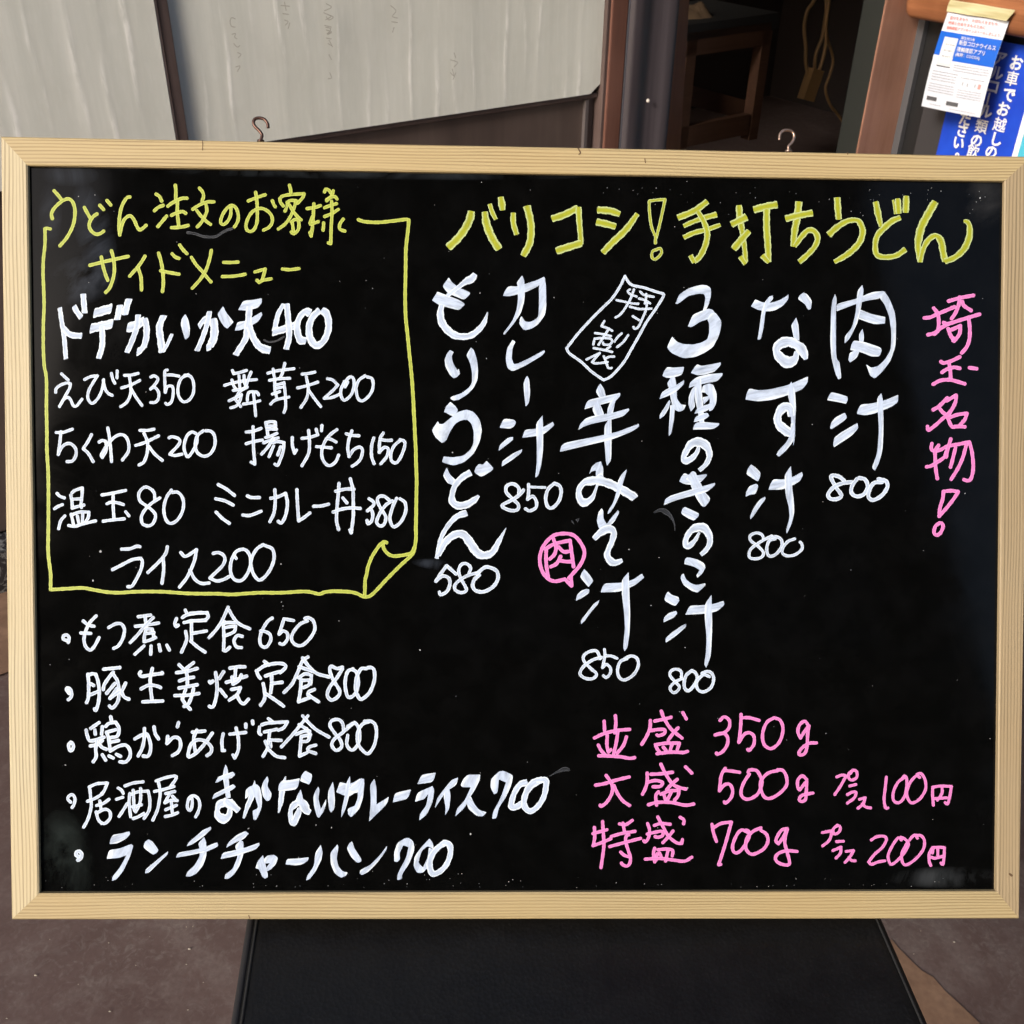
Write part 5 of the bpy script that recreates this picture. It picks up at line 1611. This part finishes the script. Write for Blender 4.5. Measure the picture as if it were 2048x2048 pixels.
# ---- handwriting -----------------------------------------------------------
def m_ink(name, core, edge, rough=.45, streak=.35, dark=(.3, .35, .45), thin0=.12):
    m = mat(name, core, rough, spec=.3); k = NT(m)
    tc = k.n('ShaderNodeTexCoord'); sep = k.n('ShaderNodeSeparateXYZ'); k.l(tc.outputs['UV'], sep.inputs[0])
    av = k.math('ABSOLUTE', sep.outputs[1])
    cb = k.n('ShaderNodeCombineXYZ'); k.l(k.math('MULTIPLY', sep.outputs[0], 90), cb.inputs[0]); k.l(k.math('MULTIPLY', sep.outputs[1], 2.6), cb.inputs[1])
    f = k.noise(cb.outputs[0], 1, 4, .65, .2)
    big = k.noise(k.coord('Object'), 95, 3, .5)
    c = k.mix(k.ramp(k.math('ADD', av, k.math('MULTIPLY', f, .3)), [(.55, (0, 0, 0)), (.95, (1, 1, 1))]), core, edge)
    st = k.math('MULTIPLY', k.ramp(f, [(.44, (0, 0, 0)), (.72, (1, 1, 1))]), streak, True)
    bg = k.math('MULTIPLY', k.ramp(big, [(.48, (0, 0, 0)), (.8, (1, 1, 1))]), streak, True)
    ed = k.ramp(av, [(.62, (0, 0, 0)), (.9, (1, 1, 1))])
    c = k.mix(k.math('MULTIPLY', st, .6), c, dark)
    thin = k.math('ADD', k.math('ADD', k.math('MULTIPLY', st, .45), k.math('MULTIPLY', bg, .35)), thin0)
    al = k.math('SUBTRACT', 1.0, k.math('MULTIPLY', thin, k.math('SUBTRACT', 1.0, k.math('MULTIPLY', ed, .75))), True)
    k.l(al, k.b.inputs['Alpha'])
    k.col(c); return m
INK = {'white': m_ink('white_ink', (.52, .61, .77), (.70, .78, .87), streak=.6, dark=(.38, .46, .64), thin0=.13),
       'yellow': m_ink('yellow_ink', (.36, .42, .055), (.48, .52, .11), streak=.25, dark=(.36, .44, .07)),
       'yellowgreen': m_ink('yellow_green_ink', (.35, .37, .02), (.45, .53, .24), streak=.35, dark=(.30, .36, .04)),
       'pink': m_ink('pink_ink', (.70, .19, .49), (.74, .25, .55), streak=.2, dark=(.60, .16, .42)),
       'grey': m_ink('wiped_ink', (.045, .05, .06), (.06, .065, .075), streak=.9, dark=(.014, .015, .018), thin0=.35)}
class Ink:
    def __init__(s): s.v, s.f, s.uv, s.k = [], [], [], 0
    def z(s):
        s.k += 1; return -REC + .00012 + (s.k % 45) * .000011
    def add(s, vs, fs, uv):
        b = len(s.v); s.v += vs; s.uv += uv; s.f += [tuple(b + i for i in f_) for f_ in fs]
def loc(p, z):
    h_ = bp(p[0], p[1], -REC); return (h_.x, h_.y, z)
def cat(pts):
    if len(pts) == 1: pts = [pts[0], pts[0] + Vector((.5, .5, 0))]
    P = [pts[0] * 2 - pts[1]] + pts + [pts[-1] * 2 - pts[-2]]; out = []
    for i in range(1, len(P) - 2):
        n_ = max(2, int((P[i + 1] - P[i]).to_2d().length / 2.2))
        for j_ in range(n_):
            t = j_ / n_
            out.append(.5 * ((2 * P[i]) + (P[i + 1] - P[i - 1]) * t + (2 * P[i - 1] - 5 * P[i] + 4 * P[i + 1] - P[i + 2]) * t * t + (3 * P[i] - P[i - 1] - 3 * P[i + 1] + P[i + 2]) * t ** 3))
    out.append(pts[-1]); return out
def ribbon(ink, pts, nib, var):
    a, b, ang = nib; rnd = abs(a - b) < .01 and not var
    u_ = Vector((math.cos(ang), -math.sin(ang))); v_ = Vector((-u_.y, u_.x))
    pts = cat(pts); z = ink.z(); vs, fs, uv = [], [], []; L = 0; u0 = random.random() * 10
    ph = random.random() * 9
    def edge(p, t, w=None):
        n = Vector((-t.y, t.x))
        if w is not None: return n * max(.4, w)
        nu, nv = n.dot(u_), n.dot(v_)
        return (u_ * (a * a * nu) + v_ * (b * b * nv)) / math.sqrt(a * a * nu * nu + b * b * nv * nv)
    def T(i):
        d = (pts[min(i + 1, len(pts) - 1)] - pts[max(i - 1, 0)]).to_2d()
        return d.normalized() if d.length > 1e-6 else Vector((1, 0))
    N = len(pts)
    def row(p, e, vv, zz, L): 
        for s_ in (1, .45, -.45, -1):
            vs.append(loc(p + e * s_, zz)); uv.append((u0 + L * .00029, s_ * vv))
    tin, tout = T(0), T(N - 1); p0, p1 = pts[0].to_2d(), pts[-1].to_2d()
    e0 = edge(p0, tin, pts[0].z if var else None); e1 = edge(p1, tout, pts[-1].z if var else None)
    kcap = 1.0 if rnd else .18
    rows = 0
    for kx in (3, 2, 1):
        th = kx * math.pi / 6.6; row(p0 - tin * e0.length * kcap * math.sin(th), e0 * math.cos(th), 1, z, 0); rows += 1
    last = None
    for i, p in enumerate(pts):
        q_ = p.to_2d()
        if last is not None: L += (q_ - last).length
        last = q_
        wob = 1 + .06 * math.sin(L * .35 + ph) + .04 * math.sin(L * .9 + ph * 2)
        row(q_, edge(q_, T(i), p.z if var else None) * wob, 1, z + i * 1.2e-7, L); rows += 1
    for kx in (1, 2, 3):
        th = kx * math.pi / 6.6; row(p1 + tout * e1.length * kcap * math.sin(th), e1 * math.cos(th), 1, z + N * 1.2e-7, L); rows += 1
    for i in range(rows - 1):
        for j_ in range(3): q_ = i * 4 + j_; fs.append((q_, q_ + 1, q_ + 5, q_ + 4))
    ink.add(vs, fs, uv)
def poly(ink, pts):
    P = [p.to_2d() for p in pts]; out = []
    for i in range(len(P)):
        p, a, b = P[i], P[i - 1], P[(i + 1) % len(P)]
        la, lb = (a - p).length, (b - p).length
        ca = (a - p).normalized().dot((b - p).normalized())
        if ca > -.2: fa_, fb_ = min(.12, 1.0 / max(la, .1)), min(.12, 1.0 / max(lb, .1)); out += [p.lerp(a, fa_), p.lerp(b, fb_)]
        else: out += [p.lerp(a, .25), p.lerp(p.lerp(a, .25).lerp(p.lerp(b, .25), .5), .5), p.lerp(b, .25)]
    P = out; c = sum(P, Vector((0, 0))) / len(P)
    sxx = sum((p.x - c.x) ** 2 for p in P); syy = sum((p.y - c.y) ** 2 for p in P); sxy = sum((p.x - c.x) * (p.y - c.y) for p in P)
    th = .5 * math.atan2(2 * sxy, sxx - syy); d = Vector((math.cos(th), math.sin(th))); n = Vector((-d.y, d.x))
    ext = max(abs((p - c).dot(n)) for p in P) + .1; z = ink.z(); u0 = random.random() * 10
    vs = [loc(p, z) for p in P]; uv = [(u0 + (p - c).dot(d) * .00029, (p - c).dot(n) / ext) for p in P]
    tri = geometry.tessellate_polygon([[Vector((p.x, -p.y, 0)) for p in P]])
    fs = []
    for t in tri:
        a, b, c_ = (Vector(vs[i]) for i in t)
        fs.append(tuple(t) if (b - a).cross(c_ - a).z > 0 else tuple(t)[::-1])
    ink.add(vs, fs, uv)
cur = None; parts = []
for ln in INKTEXT.strip().splitlines():
    ln = ln.strip()
    if not ln: continue
    if ln[0] == '=':
        nm, col_, lab = ln[1:].strip().split('|'); cur = Ink(); parts.append((nm, col_, lab, cur)); continue
    if ln[0] == '#':
        ox, oy, s_, na, nb, ng = map(float, ln[1:].split()); continue
    tk = ln.split(); nib = (na, nb, ng); pg = False
    if tk[0][0] == '@': nib = tuple(map(float, tk[0][1:].split(','))); tk = tk[1:]
    if tk[0] == 'P': pg = True; tk = tk[1:]
    nib = (nib[0] / s_, nib[1] / s_, R(nib[2]))
    segs = [[]]; var = False
    for t in tk:
        cr = t.endswith('!'); v_ = list(map(float, t.rstrip('!').split(',')))
        if len(v_) == 3: var = True
        p = Vector((ox + v_[0] / s_, oy + v_[1] / s_, (v_[2] / s_) if len(v_) == 3 else 0))
        segs[-1].append(p)
        if cr: segs.append([p.copy()])
    if pg: poly(cur, segs[0])
    else:
        for sg_ in segs:
            if len(sg_) > 1 : ribbon(cur, sg_, nib, var)
for nm, col_, lab, ink in parts:
    link(nm, mesh(nm, ink.v, ink.f, False, ink.uv), INK[col_], bd, label=lab)
# specks of dust and small nail marks
vs, fs = [], []
def speck(x, y, r, z=-REC + .00006):
    b = len(vs); n_ = 6; ang0 = random.random() * 3; el = random.uniform(.45, 1)
    for i in range(n_):
        a = i * math.tau / n_
        dx, dy = math.cos(a) * r, math.sin(a) * r * el
        vs.append(loc((x + dx * math.cos(ang0) - dy * math.sin(ang0), y + dx * math.sin(ang0) + dy * math.cos(ang0)), z))
    fs.append(tuple(range(b, b + n_)))
for x, y, r in [(201, 1103, 2.6), (186, 1161, 2.2), (840, 1300, 2), (497, 1657, 2), (905, 905, 1.6), (190, 390, 1.4), (157, 393, 1.2), (1960, 396, 2), (960, 586, 1.3), (973, 717, 1.5), (562, 1128, 1.4), (1108, 595, 1.4), (563, 1204, 1.3), (566, 1212, 1.2), (925, 1614, 2), (663, 1655, 1.6), (632, 1650, 1.5), (941, 1668, 2.2), (131, 1530, 1.6), (1370, 1295, 1.2), (1302, 1211, 1.3), (1258, 1099, 1.4), (1375, 1576, 1.8), (1930, 987, 1.6)]: speck(x, y, r)
for i in range(230):
    x, y = random.uniform(80, 1985), random.uniform(345, 1775)
    if random.random() < .35: y = 1775 - abs(random.gauss(0, 12))
    if random.random() < .2: x, y = random.uniform(1200, 1990), 375 + abs(random.gauss(0, 25))
    speck(x, y, random.uniform(.35, .95))
link('dust_specks', mesh('dust_specks', vs, fs), mat('pale_dust', (.32, .33, .34), .8), bd, kind='stuff')
M_MARK = mat('dark_wood_mark', (.10, .055, .025), .8)
mk = Ink()
def fmark(pts, w):
    ps = [Vector((x, y, 0)) for x, y in pts]; n0 = len(mk.v); ribbon(mk, ps, (w, w, 0), False)
    for i in range(n0, len(mk.v)):
        mk.v[i] = (mk.v[i][0], mk.v[i][1], .00015)
fmark([(408, 285), (408.5, 294), (408, 304)], .7); fmark([(2014, 1744), (2018, 1747)], 2.2); fmark([(1691, 309), (1691.5, 312)], 1.0)
fmark([(1155, 300), (1160, 309), (1157, 312)], 1.3); fmark([(1288, 321), (1289, 329)], .9); fmark([(500, 1826), (502, 1832)], .8)
link('nail_marks', mesh('nail_marks', mk.v, mk.f), M_MARK, bd, kind='stuff')
